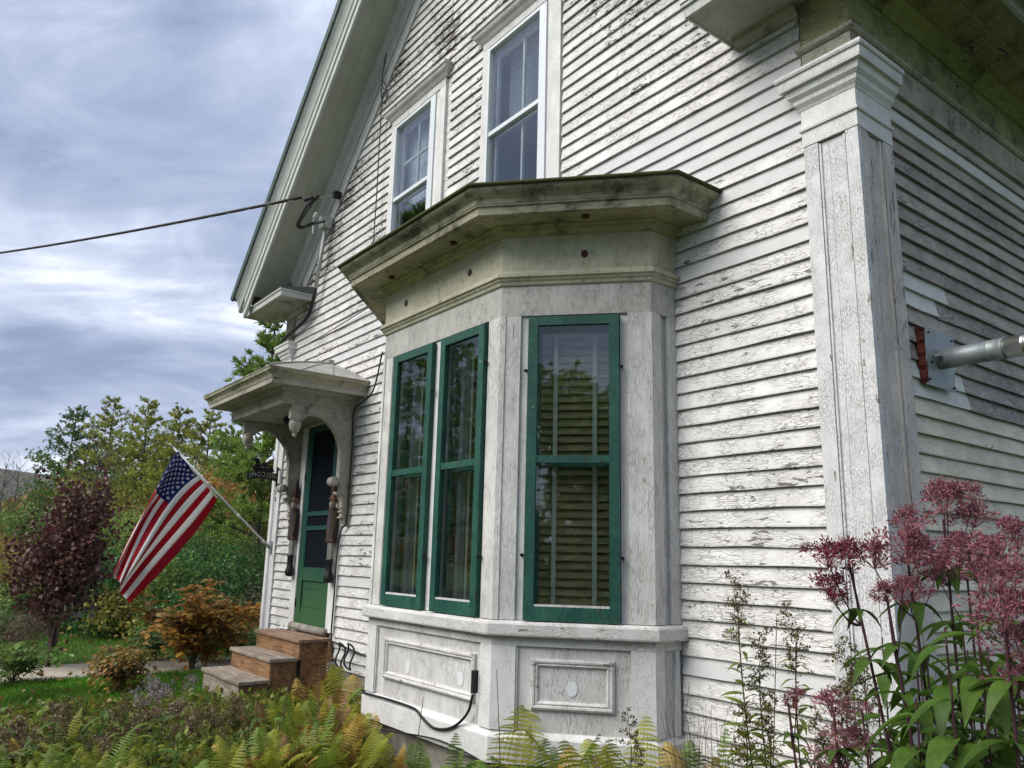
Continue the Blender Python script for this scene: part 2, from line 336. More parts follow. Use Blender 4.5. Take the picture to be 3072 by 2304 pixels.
def link(name, data, parent=None, label=None, kind=None, loc=None):
    o = bpy.data.objects.new(name, data); COL.objects.link(o)
    if parent is not None: o.parent = parent
    if label: o['label'] = label
    if kind: o['kind'] = kind
    if loc is not None: o.location = loc
    return o
def thing(name, label, cat, loc=(0, 0, 0), group=None, rz=0.0, scale=None):
    o = link(name, None, None, label, None, tuple(map(float, loc))); o['category'] = cat; o.rotation_euler.z = rz
    o.empty_display_size = .1
    if group: o['group'] = group
    if scale: o.scale = (scale,)*3
    return o
def tag(o, label, cat, group=None):
    o['label'] = label; o['category'] = cat
    if group: o['group'] = group
    return o
def np_mesh(name, V, F, mat, smooth=False):
    me = bpy.data.meshes.new(name); V = np.asarray(V, np.float32); F = np.asarray(F, np.int32); k = F.shape[1]
    me.vertices.add(len(V)); me.vertices.foreach_set('co', V.ravel())
    me.loops.add(F.size); me.loops.foreach_set('vertex_index', F.ravel())
    me.polygons.add(len(F)); me.polygons.foreach_set('loop_start', np.arange(0, F.size, k, dtype=np.int32))
    if smooth: me.polygons.foreach_set('use_smooth', np.ones(len(F), bool))
    me.update(calc_edges=True)
    me.materials.append(mat); return me
class Face:
    def __init__(s, a, b):
        s.a = np.array([*a, 0.0]); d = np.array([b[0]-a[0], b[1]-a[1], 0.0]); s.L = np.linalg.norm(d); s.t = d/s.L
        s.n = np.array([s.t[1], -s.t[0], 0])
    def p(s, a, d, z):
        q = s.a+s.t*a+s.n*d; return (q[0], q[1], z)
    def pframe(s, mb, s0, s1, z0, z1, prof):   # mitred picture-frame moulding; prof = (inset, d)
        rings = []
        for (a, b, ia, ib) in ((s0, z0, 1, 1), (s1, z0, -1, 1), (s1, z1, -1, -1), (s0, z1, 1, -1), (s0, z0, 1, 1)):
            rings.append([s.p(a+ia*i, d, b+ib*i) for i, d in prof])
        return mb.grid(rings, True, False)
# ================================================================== HOUSE
XL = -8.18; RX = XL/2; YW = 0.035; E = 0.105; Z0 = 3.7607
house = thing('farmhouse', 'white clapboard farmhouse with peeling paint, green storm windows and a steep gable', 'house', (0, 0, 0))
def hp(name, label=None, parent=None): # an empty part
    return link(name, None, parent or house, label)
BAYP = [(-4.3417, 0.0), (-4.3417, -.2076), (-3.6229, -.8545), (-2.0354, -.8545), (-1.3166, -.2076), (-1.3166, 0.0)]
WINA, WINB = (-5.32, -4.567), (-3.522, -2.758)
WZ0, WZ1, WZM = 4.44, 6.157, 5.30
gable_top = lambda x: 13.0+RX-abs(x-RX)-0.02
# ---- wall shell with real openings
def shell():
    mb = MB(); ops = [(-4.2, -1.46, .9, 3.3), (-7.13, -6.25, .63, 2.972), (WINA[0]-.03, WINA[1]+.03, WZ0-.03, WZ1+.03), (WINB[0]-.03, WINB[1]+.03, WZ0-.03, WZ1+.03)]
    xs = sorted({XL+.03, -.035, RX, *[o[0] for o in ops], *[o[1] for o in ops]})
    for a, b in zip(xs[:-1], xs[1:]):
        iv = sorted([(o[2], o[3]) for o in ops if o[0] <= a+1e-6 and o[1] >= b-1e-6]); z = .3
        segs = []
        for lo, hi in iv: segs.append((z, lo)); z = hi
        for lo, hi in segs: mb.box(a, b, YW, YW+.12, lo, hi)
        ta, tb = gable_top(a), gable_top(b)
        mb.hexa([(a, YW, z), (b, YW, z), (b, YW+.12, z), (a, YW+.12, z), (a, YW, ta), (b, YW, tb), (b, YW+.12, tb), (a, YW+.12, ta)])
    mb.box(-.155, -.035, YW+.121, 8.9, .3, 4.75); mb.box(XL+.03, XL+.15, YW+.121, 8.9, .3, 4.75); mb.box(XL+.03, -.035, 8.901, 9.0, .3, 4.75)
    mb.build('wall', 'board', house)
    MB().box(XL+.05, -.06, .06, 8.95, -.4, .299).build('foundation', 'concrete', house)
    mb = MB(); mb.box(XL+.2, -.2, 3.6, 3.7, .5, 6.2).box(XL+.2, -.2, .16, 3.6, .42, .5).box(XL+.2, -.2, .16, 3.6, 3.45, 3.55).box(-5.2, -5.1, .17, 3.59, .51, 3.44)
    mb.build('interior_wall', 'room', house)
shell()
# ---- clapboards
def board(axis, a, b, z, jit=.0022, h=E, mat='board', lift=0.0, slope=0.0):
    n = max(2, min(9, int((b-a)/.3)+1)); vs = []; fs = []
    ph = random.uniform(0, 6)
    for i in range(n+1):
        t = a+(b-a)*i/n; dz = random.gauss(0, jit)+.002*math.sin(t*2.1+ph); dy = random.gauss(0, jit*.8)
        out = .0225+lift+dy; zb = z+dz+slope*(t-a)
        for o, zz_ in ((.002, zb+h+.012), (out, zb), (0.0, zb+.001)):
            vs.append((t, YW-o, zz_) if axis == 'x' else (-YW+o, t, zz_))
    for i in range(n):
        k = i*3
        for p, q in ((0, 1), (1, 2)):
            fs.append((k+p, k+q, k+3+q, k+3+p))
    fs += [(0, 2, 1), (3*n, 3*n+1, 3*n+2)]
    return MB().add(vs, fs).build('clapboard', mat, house)
def cut(iv, a, b):
    out = []
    for lo, hi in iv:
        if b <= lo or a >= hi: out.append((lo, hi)); continue
        if a-lo > .06: out.append((lo, a))
        if hi-b > .06: out.append((b, hi))
    return out
smooth_rows = {-1: 1, -2: 1, -3: 1, -4: 1, -5: 1}
for k in range(-46, 33):
    z = Z0-k*E
    lo, hi = max(XL+.30, z-12.5-.15), min(-.322, 4.32-z+.15)
    if z > 4.6: lo = max(lo, z-12.62)
    if hi-lo < .2: continue
    iv = [(lo, hi)]
    if z < 3.62: iv = cut(iv, -4.345, -1.313)
    if z < 2.99: iv = cut(iv, -7.285, -6.052)
    if 4.28 < z+E*.6 and z < 6.27:
        iv = cut(iv, -5.43, -4.205); iv = cut(iv, -3.63, -2.470)
    for a, b in iv:
        parts = [(a, b)]
        if b-a > 2.2 and random.random() < .55:
            c = random.uniform(a+.7, b-.7); parts = [(a, c-.0015), (c+.0015, b)]
        if k == 0 and b > -.5: parts = [(a, b-.98), (b-.977, b-.86), (b-.857, b)]
        for p, q in parts:
            mt = 'board'
            if z > 4.75: mt = 'board_up'
            if k in smooth_rows and q > -1: mt = 'board_new'
            if k == 0 and q < -.4 and q-p < .2: mt = 'board_new'
            if k in (28,) and q > -.5: mt = 'board_new'
            if k in (25, ) and q < -4.3 and p > -6.2: mt = 'board_new'
            if random.random() < .035: mt = 'board_new'
            board('x', p, q, z, mat=mt)
ES, ZS = .1012, 3.7772
for k in range(-3, 33):
    z = ZS-k*ES
    segs = [(.372, 3.9), (3.903, 8.9)]
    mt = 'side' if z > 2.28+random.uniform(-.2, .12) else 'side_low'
    if 7 <= k <= 9: segs = [(.372, .86+.09*math.sin(k*4)), (.863+.09*math.sin(k*4), 3.9), (3.903, 8.9)]
    if k in (13, 14): segs = [(.372, 1.02+.05*(k-13)), (1.023+.05*(k-13), 3.9), (3.903, 8.9)]
    if k == -2: segs = [(.372, 4.2), (4.203, 8.9)]
    for i, (a, b) in enumerate(segs):
        m_ = mt
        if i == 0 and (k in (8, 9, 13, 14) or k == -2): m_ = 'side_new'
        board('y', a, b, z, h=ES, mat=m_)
# ---- corner pilasters
def pilaster(front_only, x0, x1, ys, zb, zt, label):
    # x0..x1 on the front, ys depth on the side (right corner only)
    P = hp('corner_pilaster', label)
    right = not front_only
    mb = MB()
    w = x1-x0
    mb.box(x0+.088, x1-.072, .016, YW, zb, zt-.01)
    mb.build('recessed_panel', 'pilaster', P)
    for a, b in ((x0, x0+.087), (x1-.071, x1)):
        MB().box(a, b, 0.0, YW, zb, zt).build('stile', 'pilaster', P)
    for a in (x0+.096, x1-.083): MB().box(a-.006, a+.005, .006, .0165, zb, zt-.012).build('bead', 'pilaster', P)
    MB().box(x0+.14, x0+.145, .0135, .0165, zb, zt-.012).build('bead', 'pilaster', P)
    if right:
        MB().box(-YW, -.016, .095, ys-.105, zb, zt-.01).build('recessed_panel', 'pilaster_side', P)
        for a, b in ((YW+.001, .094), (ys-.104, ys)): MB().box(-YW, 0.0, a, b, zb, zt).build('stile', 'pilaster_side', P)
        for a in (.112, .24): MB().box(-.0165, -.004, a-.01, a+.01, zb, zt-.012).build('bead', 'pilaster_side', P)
    d = ys if right else .02
    path = [(x0, YW), (x0, 0.0), (x1, 0.0), (x1, d)]
    if not right: path = [(x0, .3), (x0, 0.0), (x1, 0.0), (x1, YW)]
    T = zt
    mb = MB().sweep(path, [(-.03, T), (.004, T), (.004, T+.092), (.016, T+.094), (.018, T+.108), (.004, T+.112), (.003, T+.225), (-.03, T+.225)])
    mb.build('necking', 'trim_clean', P)
    MB().sweep(path, [(-.03, T+.226), (.006, T+.226), (.012, T+.24), (.03, T+.262), (.034, T+.285), (.055, T+.305), (.06, T+.325), (.066, T+.345), (-.03, T+.345)]).build('cap_molding', 'trim_clean', P)
    MB().sweep(path, [(-.03, T+.346), (.085, T+.346), (.088, T+.36), (.09, T+.405), (.1, T+.408), (.105, T+.42), (.1, T+.438), (-.03, T+.452)]).build('cap_crown', 'trim_clean', P)
    return P
pilaster(False, -.323, 0.0, .37, .0, 3.787, 'wide panelled pilaster with cracked paint on the near corner')
pilaster(True, XL, XL+.29, .0, .0, 3.74, 'narrow far pilaster behind the door hood')
# ---- entablature above the right pilaster and along the side
MB().sweep([(-.303, YW), (-.303, 0.004), (-.004, .004), (-.004, .5)], [(-.03, 4.24), (0, 4.24), (0, 4.372), (-.03, 4.372)]).build('corner_block', 'entab', house)
MB().sweep([(-.303, YW), (-.303, .004), (-.004, .004), (-.004, 9)], [(-.03, 4.375), (.012, 4.375), (.026, 4.385), (.03, 4.398), (.024, 4.412), (.008, 4.42), (-.03, 4.422)]).build('torus_molding', 'entab', house)
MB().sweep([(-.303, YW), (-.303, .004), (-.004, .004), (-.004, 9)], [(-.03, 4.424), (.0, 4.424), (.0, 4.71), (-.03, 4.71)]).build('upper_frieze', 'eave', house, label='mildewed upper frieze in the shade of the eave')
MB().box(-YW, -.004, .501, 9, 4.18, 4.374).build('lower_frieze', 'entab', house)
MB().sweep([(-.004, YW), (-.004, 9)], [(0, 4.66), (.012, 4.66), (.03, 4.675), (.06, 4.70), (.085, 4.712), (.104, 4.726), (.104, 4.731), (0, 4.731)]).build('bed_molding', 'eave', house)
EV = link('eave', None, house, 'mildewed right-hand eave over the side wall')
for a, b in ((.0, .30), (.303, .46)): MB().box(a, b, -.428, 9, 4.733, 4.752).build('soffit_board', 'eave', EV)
MB().box(.461, .485, -.43, 9, 4.70, 4.86).build('fascia', 'rake', EV)
# ---- cornice returns
def creturn(x0, x1, zb, wall_x0, wall_x1, label):
    R_ = hp('cornice_return', label)
    mb = MB().box(x0, x1, -.415, YW, zb, zb+.018); mb.build('soffit_board', 'return', R_)
    MB().sweep([(x0, YW), (x0, -.415), (x1, -.415), (x1, YW)], [(0, zb-.006), (.016, zb-.006), (.018, zb+.02), (.02, zb+.055), (.034, zb+.06), (.036, zb+.078), (0, zb+.085)]).build('fascia', 'rake', R_)
    mb = MB(); a = [(x0-.035, -.45, zb+.086), (x1+.035, -.45, zb+.086), (x1+.035, YW, zb+.086), (x0-.035, YW, zb+.086)]
    b_ = [(x0-.035, -.45, zb+.094), (x1+.035, -.45, zb+.094), (x1+.01, YW, zb+.20), (x0+.01, YW, zb+.20)]
    mb.hexa(a+b_).build('sloped_cover', 'roof', R_)
    MB().sweep([(wall_x0, YW+.001), (wall_x1, YW+.001)], [(0, zb-.07), (.04, zb-.07), (.055, zb-.05), (.075, zb-.03), (.08, zb-.002), (0, zb-.002)]).build('bed_molding', 'entab', R_)
creturn(-8.62, -7.31, 4.615, -8.18, -7.36, 'boxed cornice return at the far corner')
creturn(-.787, .455, 4.713, -.75, -.31, 'boxed cornice return above the near pilaster')
MB().box(XL, XL+.27, .004, YW+.02, 4.20, 4.55).build('corner_block', 'entab', house)
MB().sweep([(XL, .3), (XL, .004), (XL+.29, .004), (XL+.29, YW)], [(-.03, 4.275), (.012, 4.275), (.03, 4.295), (.02, 4.318), (-.03, 4.32)]).build('torus_molding', 'entab', house)
MB().box(XL, XL+.3, .02, YW+.001, 3.74, 4.2).build('frieze_block', 'trim', house)
# ---- roof and rake
RF = hp('roof', 'steep gable roof with a boxed rake')
def rk(name, prof, mat, xl=-8.60, xr=None):
    xr = XL-xl if xr is None else xr
    rings = [[(x, -o, c+RX-abs(x-RX)) for o, c in prof] for x in (xl, RX, xr)]
    return MB().grid(rings).build(name, mat, RF)
rk('rake_frieze', [(-.034, 12.49), (.0, 12.49), (.0, 12.72), (-.034, 12.72)], 'rake', -7.72, -0.46)
rk('rake_molding', [(-.034, 12.723), (.014, 12.723), (.028, 12.75), (.028, 12.90), (.045, 12.91), (.05, 12.94), (.075, 12.99), (.085, 13.03), (-.034, 13.03)], 'rake', -7.95, -0.3)
rk('rake_soffit', [(-.034, 13.033), (.5, 13.033), (.5, 13.06), (-.034, 13.06)], 'rake_soffit', -8.22, -0.02)
rk('soffit_batten', [(.30, 13.026), (.308, 13.026), (.308, 13.034), (.30, 13.034)], 'rake_soffit', -8.2, -0.05)
rk('rake_fascia', [(.47, 12.99), (.505, 12.985), (.51, 13.0), (.51, 13.10), (.525, 13.11), (.525, 13.14), (.512, 13.15), (.512, 13.28), (.47, 13.28)], 'rake', -8.44, 0.02)
rk('rake_crown', [(.47, 13.283), (.52, 13.283), (.527, 13.30), (.527, 13.33), (.535, 13.37), (.555, 13.43), (.58, 13.47), (.59, 13.50), (.59, 13.545), (.47, 13.56)], 'rake', -8.62, 0.3)
rk('drip_edge', [(.592, 13.50), (.612, 13.50), (.618, 13.59), (.45, 13.60), (.45, 13.565), (.592, 13.55)], 'drip', -8.68, 0.5)
mb = MB()
for sgn in (-1, 1):
    L_ = 4.66 if sgn < 0 else 4.75; xe = RX+sgn*L_
    a = [(RX, -.61, 13.605+RX), (xe, -.61, 13.605+RX-L_), (xe, 9.2, 13.605+RX-L_), (RX, 9.2, 13.605+RX)]
    mb.hexa(a+[(x, y, z+.05) for x, y, z in a])
mb.build('roof_shingles', 'roof', RF)
mb = MB(); a = [(XL+.1, 8.7, 4.7), (-.1, 8.7, 4.7), (-.1, 8.8, 4.7), (XL+.1, 8.8, 4.7)]
mb.hexa(a+[(RX-.1, 8.7, 8.5), (RX+.1, 8.7, 8.5), (RX+.1, 8.8, 8.5), (RX-.1, 8.8, 8.5)]).build('rear_gable', 'board', house)
# ---- upper windows
def upper_window(x0, x1, label, muntins, blind):
    w = hp('upper_window', label)
    xa, xb = x0-.105, x1+.275
    MB().box(xa, x0-.012, 0.004, YW, WZ0-.1, WZ1+.05).build('casing', 'trim_clean', w)
    MB().box(x1+.165, xb, 0.004, YW, WZ0-.1, WZ1+.05).build('casing', 'trim_clean', w)
    MB().box(x1+.095, x1+.164, .012, YW, WZ0-.1, WZ1+.05).build('casing', 'trim_clean', w)
    MB().box(xa, xb, .002, YW, WZ1+.051, WZ1+.13).build('head_casing', 'trim_h', w)
    MB().sweep([(xa-.02, YW), (xa-.02, 0.0), (xb+.02, 0.0), (xb+.02, YW)], [(-.03, WZ1+.131), (.005, WZ1+.131), (.02, WZ1+.15), (.03, WZ1+.165), (.055, WZ1+.185), (.065, WZ1+.20), (.07, WZ1+.225), (.085, WZ1+.23), (.085, WZ1+.255), (-.03, WZ1+.28)]).build('window_cap', 'trim_h', w)
    MB().box(xa-.03, xb+.03, -.03, YW, WZ0-.14, WZ0-.101).build('window_sill', 'trim_h', w)
    f = MB()
    f.box(x0-.011, x0+.018, -.004, YW+.03, WZ0-.03, WZ1+.03).box(x1-.0, x1+.094, -.004, YW+.03, WZ0-.03, WZ1+.03)
    f.box(x0+.0181, x1-.0001, -.004, YW+.03, WZ1+.0, WZ1+.03).box(x0+.0181, x1-.0001, -.004, YW+.03, WZ0-.03, WZ0).box(x0+.0181, x1-.0001, .006, YW+.03, WZM-.04, WZM)
    f.build('storm_frame', 'white_frame', w)
    for lo, hi, y in ((WZ0, WZM-.04, .036), (WZM, WZ1, .028)):
        MB().box(x0+.018, x1, y, y+.003, lo, hi).build('pane', 'glass_up', w)
    s = MB(); s.box(x0, x0+.05, .085, .115, WZ0, WZ1).box(x1-.05, x1, .085, .115, WZ0, WZ1).box(x0+.05, x1-.05, .085, .115, WZM-.04, WZM+.01).box(x0+.05, x1-.05, .085, .115, WZ1-.05, WZ1)
    if muntins:
        xm = (x0+x1)/2; s.box(xm-.012, xm+.012, .086, .112, WZM, WZ1-.05).box(x0+.05, x1-.05, .0855, .1115, WZM+.41, WZM+.435)
    else:
        xm = (x0+x1)/2+.05; s.box(xm-.012, xm+.012, .086, .112, WZ0, WZ1-.05)
    s.build('inner_sash', 'grey', w)
upper_window(*WINA, 'left upper window with a small-paned top sash', True, False)
upper_window(*WINB, 'right upper window with a plain two-light storm', False, True)
def curtain(x0, x1, z0, z1, label):
    rings = []; n = 40
    for z in np.linspace(z0, z1, 5):
        rings.append([(x0+(x1-x0)*i/n, .20+.012*math.sin(i*1.7+z), z) for i in range(n+1)]+[(x0+(x1-x0)*i/n, .206+.012*math.sin(i*1.7+z), z) for i in range(n, -1, -1)])
    o = MB().grid(rings).build('window_curtain', 'curtain'); tag(o, label, 'curtain')
curtain(WINA[0]-.02, WINA[1]+.02, WZM-.05, WZ1+.02, 'sheer white curtain hanging in the left upper window')
bl = thing('window_blind', 'pale closed blind in the top half of the right upper window', 'blind', (WINB[0], .2, WZM-.1))
for i in range(34):
    z = WZM+.06+i*.0235
    o = MB().add([(WINB[0]+.08, .19, z), (WINB[1]-.02, .19, z), (WINB[1]-.02, .205, z+.026), (WINB[0]+.08, .205, z+.026), (WINB[0]+.08, .192, z-.001), (WINB[1]-.02, .192, z-.001), (WINB[1]-.02, .207, z+.025), (WINB[0]+.08, .207, z+.025)], [(0, 1, 2, 3), (7, 6, 5, 4), (0, 3, 7, 4), (1, 5, 6, 2), (0, 4, 5, 1), (3, 2, 6, 7)]).build('slat', 'curtain', bl)
# ================================================================== BAY WINDOW
FL = Face(BAYP[0], BAYP[1]); FLC = Face(BAYP[1], BAYP[2]); FF = Face(BAYP[2], BAYP[3]); FRC = Face(BAYP[3], BAYP[4]); FR = Face(BAYP[4], BAYP[5])
bay = hp('bay_window', 'canted bay with mossy cornice, panelled apron and three green storm windows')
def inset(d): # plan polygon of the bay moved out by d
    pts = [np.array(p) for p in BAYP]; r = []
    for i, p in enumerate(pts):
        ns = []
        if i > 0: q = pts[i]-pts[i-1]; q = q/np.linalg.norm(q); ns.append(np.array([q[1], -q[0]]))
        if i < 5: q = pts[i+1]-pts[i]; q = q/np.linalg.norm(q); ns.append(np.array([q[1], -q[0]]))
        n = sum(ns); n = n/(n@ns[0]); r.append(tuple(p+n*d))
    r[0] = (r[0][0], YW); r[-1] = (r[-1][0], YW); return r
BW = [(BAYP[0][0], YW)]+BAYP[1:5]+[(BAYP[5][0], YW)]
flat = lambda a, b, h: (a, b, h)
MB().prism(inset(-.04), .312, 1.004, flat).build('apron_core', 'trim', bay)
MB().prism(inset(-.012), 3.0, 3.585, flat).build('entablature_core', 'frieze', bay)
MB().prism(inset(-.05), -.35, .311, flat).build('foundation', 'concrete', bay)
# apron
MB().sweep(BW, [(-.05, .30), (.014, .30), (.016, .44), (.012, .447), (-.012, .474), (-.05, .478)]).build('base_board', 'trim_clean', bay)
MB().sweep(BW, [(-.05, .952), (0, .952), (0, 1.005), (-.05, 1.005)]).build('apron_rail', 'trim_h', bay)
MB().sweep(BW, [(-.09, 1.006), (.04, 1.006), (.047, 1.011), (.05, 1.02), (.05, 1.075), (.044, 1.086), (.02, 1.094), (-.09, 1.099)]).build('bay_sill', 'trim_h', bay)
def apron(fc, a, b, fr):
    MB().fbox(fc, .0005, a, .479, .951, -.05, .0).build('apron_stile', 'trim_clean', bay)
    MB().fbox(fc, b, fc.L-.0005, .479, .951, -.05, .0).build('apron_stile', 'trim_clean', bay)
    MB().fbox(fc, a, b, .476, .9515, -.06, -.021).build('apron_panel', 'trim', bay)
    MB().fbox(fc, a+.001, a+.012, .479, .951, -.0209, -.008).build('panel_bead', 'trim', bay)
    if fr:
        s0, s1, z0, z1 = fr
        fc.pframe(MB(), s0, s1, z0, z1, [(0, -.022), (0, -.004), (.012, .004), (.022, .002), (.026, -.006), (.036, -.002), (.044, -.010), (.05, -.022)]).build('panel_molding', 'trim_h', bay)
apron(FF, .131, 1.471, (.252, 1.408, .598, .878)); apron(FRC, .146, .825, (.24, .73, .60, .885)); apron(FLC, .146, .825, (.24, .73, .60, .885))
apron(FR, .075, .172, None); apron(FL, .036, .133, None)
def disc(fc, s, z, rx, rz, d, name, mat, parent, lab=None):
    n = 18; poly = [(s+rx*math.cos(t), z+rz*math.sin(t)) for t in np.linspace(0, 2*math.pi, n, endpoint=False)]
    MB().prism(poly, d, d+.004, lambda a, b, h: fc.p(a, h, b)).build(name, mat, parent, label=lab)
for fc, s, z in ((FF, .583, .708), (FF, 1.24, .712), (FRC, .482, .722)): disc(fc, s, z, .033, .043, -.021, 'oval_patch', 'plug', bay)
# posts and trim round the windows
WINS = {}
def posts(fc, lst):
    for a, b, d, mt in lst: MB().fbox(fc, a, b, 1.0985, 3.001, -.10, d).build('window_post' if b-a > .07 else 'stop_bead', mt, bay)
posts(FF, [(.001, .143, 0, 'trim'), (.1431, .206, -.02, 'trim_clean'), (.775, .838, -.012, 'trim_clean'), (.838, .8999, -.02, 'trim_clean'), (1.4435, 1.4545, -.02, 'trim_clean'), (1.4546, 1.5865, 0, 'trim')])
posts(FRC, [(.001, .134, 0, 'trim'), (.1341, .187, -.018, 'trim_clean'), (.772, .819, -.018, 'trim_clean'), (.8191, .966, 0, 'trim')])
posts(FLC, [(.001, .148, 0, 'trim'), (.1481, .195, -.018, 'trim_clean'), (.78, .833, -.018, 'trim_clean'), (.8331, .966, 0, 'trim')])
for fc, a, b in ((FR, .001, .085), (FR, .15, .24), (FL, .001, .09), (FL, .12, .2)): MB().fbox(fc, a, b, 1.0985, 3.001, -.09, 0).build('window_post', 'trim', bay)
MB().fbox(FR, .0851, .1499, 1.0985, 3.001, -.09, -.03).build('recessed_panel', 'trim', bay); MB().fbox(FL, .0901, .1199, 1.0985, 3.001, -.09, -.03).build('recessed_panel', 'trim', bay)
for i in (1, 2, 3, 4):
    c_ = np.array(BAYP[i]); a = np.array(BAYP[i-1])-c_; b = np.array(BAYP[i+1])-c_; a = a/np.linalg.norm(a); b = b/np.linalg.norm(b)
    MB().sweep([c_+a*.034, c_, c_+b*.034], [(-.004, 1.099), (.0075, 1.099), (.0075, 3.0005), (-.004, 3.0005)]).build('corner_bead', 'trim', bay)
# entablature
MB().sweep(BW, [(-.02, 3.002), (.0, 3.002), (.0, 3.205), (-.02, 3.205)]).build('lower_frieze', 'frieze_low', bay)
MB().sweep(BW, [(-.02, 3.206), (.006, 3.206), (.014, 3.212), (.02, 3.228), (.032, 3.238), (.034, 3.248), (.05, 3.256), (.052, 3.276), (.014, 3.305), (-.02, 3.305)]).build('architrave_molding', 'frieze', bay)
MB().sweep(BW, [(-.02, 3.306), (.010, 3.306), (.010, 3.545), (-.02, 3.545)]).build('upper_frieze', 'frieze', bay)
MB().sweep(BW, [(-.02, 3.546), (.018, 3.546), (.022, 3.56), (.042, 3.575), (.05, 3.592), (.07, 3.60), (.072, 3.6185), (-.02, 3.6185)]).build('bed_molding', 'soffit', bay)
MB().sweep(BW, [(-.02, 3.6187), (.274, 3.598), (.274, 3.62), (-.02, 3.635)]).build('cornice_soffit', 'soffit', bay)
MB().sweep(BW, [(.24, 3.622), (.262, 3.59), (.284, 3.588), (.288, 3.592), (.288, 3.64), (.302, 3.645), (.302, 3.655), (.24, 3.655)]).build('cornice_fascia', 'crown', bay)
MB().sweep(BW, [(.24, 3.656), (.306, 3.656), (.309, 3.666), (.315, 3.685), (.335, 3.70), (.36, 3.712), (.376, 3.725), (.38, 3.742), (.24, 3.748)]).build('cornice_crown', 'crown', bay)
MB().sweep(BW, [(.2, 3.749), (.398, 3.744), (.402, 3.752), (.398, 3.763), (.2, 3.775)]).build('roof_edge', 'moss', bay)
MB().prism(inset(.21), 3.636, 3.772, flat).build('bay_roof', 'roof', bay)
for fc, s, z in ((FRC, .546, 3.408), (FF, 1.217, 3.408), (FF, .327, 3.404)): disc(fc, s, z, .023, .026, .0105, 'vent_plug', 'hole', bay)
for x, y in ((-1.50, -.60), (-2.424, -1.0), (-3.326, -.99)):
    MB().prism([(x+.024*math.cos(t), y+.024*math.sin(t)) for t in np.linspace(0, 6.283, 16, endpoint=False)], 3.592, 3.604, flat).build('vent_plug', 'hole', bay)
# storm windows
def storm(fc, s0, s1, label, button):
    w = hp('storm_window', label); z0, z1 = 1.101, 2.985
    d0, d1 = -.008, .030
    tl = random.uniform(-.003, .003)
    MB().fbox(fc, s0, s0+.062, z0, z1, d0, d1).build('stile', 'green', w)
    MB().fbox(fc, s1-.062, s1, z0, z1, d0, d1).build('stile', 'green', w)
    MB().fbox(fc, s0+.0622, s1-.0622, z1-.058, z1-.0005, d0, d1-.0012).build('top_rail', 'green', w)
    MB().fbox(fc, s0+.0622, s1-.0622, z0+.0005, z0+.082, d0, d1-.0012).build('bottom_rail', 'green', w)
    MB().fbox(fc, s0+.0622, s1-.0622, 2.042, 2.087, d0+.006, d1-.004).build('meeting_rail', 'green', w)
    MB().fbox(fc, s0+.0625, s1-.0625, z0+.0823, z0+.094, d0+.012, d1-.006).build('putty_bead', 'trim', w)
    MB().fbox(fc, s0+.055, s1-.055, z0+.08, 2.045, .006, .009).build('pane', 'glass', w)
    MB().fbox(fc, s0+.055, s1-.055, 2.083, z1-.055, .006, .009).build('pane', 'glass', w)
    for s, z in button:
        mb = MB(); p = fc.p(s, .02, z); mb.lathe(p, [(0.0, -.012), (.008, -.012), (.011, -.004), (.011, .004), (.007, .012), (0, .013)], 8, 'y')
        mb.tube([fc.p(s, .02, z), fc.p(s+.01, .022, z-.02)], .004, 5); mb.build('turn_button', 'dark_metal', w)
    # inner sash behind
    q = hp('inner_sash', None); a, b = s0+.02, s1-.02
    for k, bb in enumerate(((a, a+.05, 1.1, 2.98), (b-.05, b, 1.1, 2.98))): MB().fbox(fc, bb[0], bb[1], bb[2], bb[3], -.095, -.06).build('stile', 'sash', q)
    for lo, hi in ((1.1, 1.18), (2.03, 2.08), (2.92, 2.985)): MB().fbox(fc, a+.0502, b-.0502, lo, hi, -.094, -.061).build('rail', 'sash', q)
    MB().fbox(fc, a+.05, b-.05, 1.18, 2.92, -.08, -.077).build('pane', 'glass', q)
for a_, b_ in ((.30, .345), (.985, 1.03)): MB().fbox(FF, a_, b_, 1.12, 2.96, -.150, -.105).build('window_jamb', 'trim', bay)
storm(FF, .218, .787, 'left green storm window of the front face', [(.80, 2.63), (.80, 1.46)])
storm(FF, .903, 1.443, 'right green storm window of the front face', [(1.456, 2.72), (1.456, 1.47)])
storm(FRC, .189, .767, 'wide green storm window facing the near corner', [(.176, 2.63), (.78, 2.645), (.176, 1.48), (.78, 1.475)])
storm(FLC, .197, .775, 'hidden storm window on the far cant', [])
# blinds hang inside
def blind(fc, a, b, label, taps, mt='blind'):
    t = thing('window_blind', label, 'blind', fc.p((a+b)/2, -.19, 2.95))
    sl = MB(); zc = 0
    me = None
    for i in range(34):
        z = 1.16+i*.053
        vs = []
        if me is None:
            for s in (a, b):
                for d, dz in ((-.165, -.026), (-.165, -.023), (-.195, .027), (-.195, .024)): vs.append(fc.p(s, d, z+dz))
            o = MB().add(vs, [(0, 1, 5, 4), (1, 2, 6, 5), (2, 3, 7, 6), (3, 0, 4, 7), (0, 3, 2, 1), (4, 5, 6, 7)]).build('slat', mt, t); me = o.data; z00 = z
        else:
            o = link('slat', me, t); o.location = (0, 0, z-z00)
    for s in taps: MB().fbox(fc, s-.014, s+.014, 1.13, 2.9 if len(taps) == 2 else 2.95, -.158, -.155).build('ladder_tape', 'cream', t)
    MB().fbox(fc, a, b, 2.93, 2.975, -.20, -.16).build('headrail', 'cream', t)
blind(FRC, .20, .76, 'amber slatted blind with two cream tapes behind the near bay window', (.345, .60))
blind(FF, .24, .77, 'dark brown slatted blind behind the far storm window of the bay front', (.36, .62), 'blind_dark')
blind(FF, .93, 1.43, 'dark brown slatted blind behind the second storm window of the bay front', (1.05, 1.30), 'blind_dark')
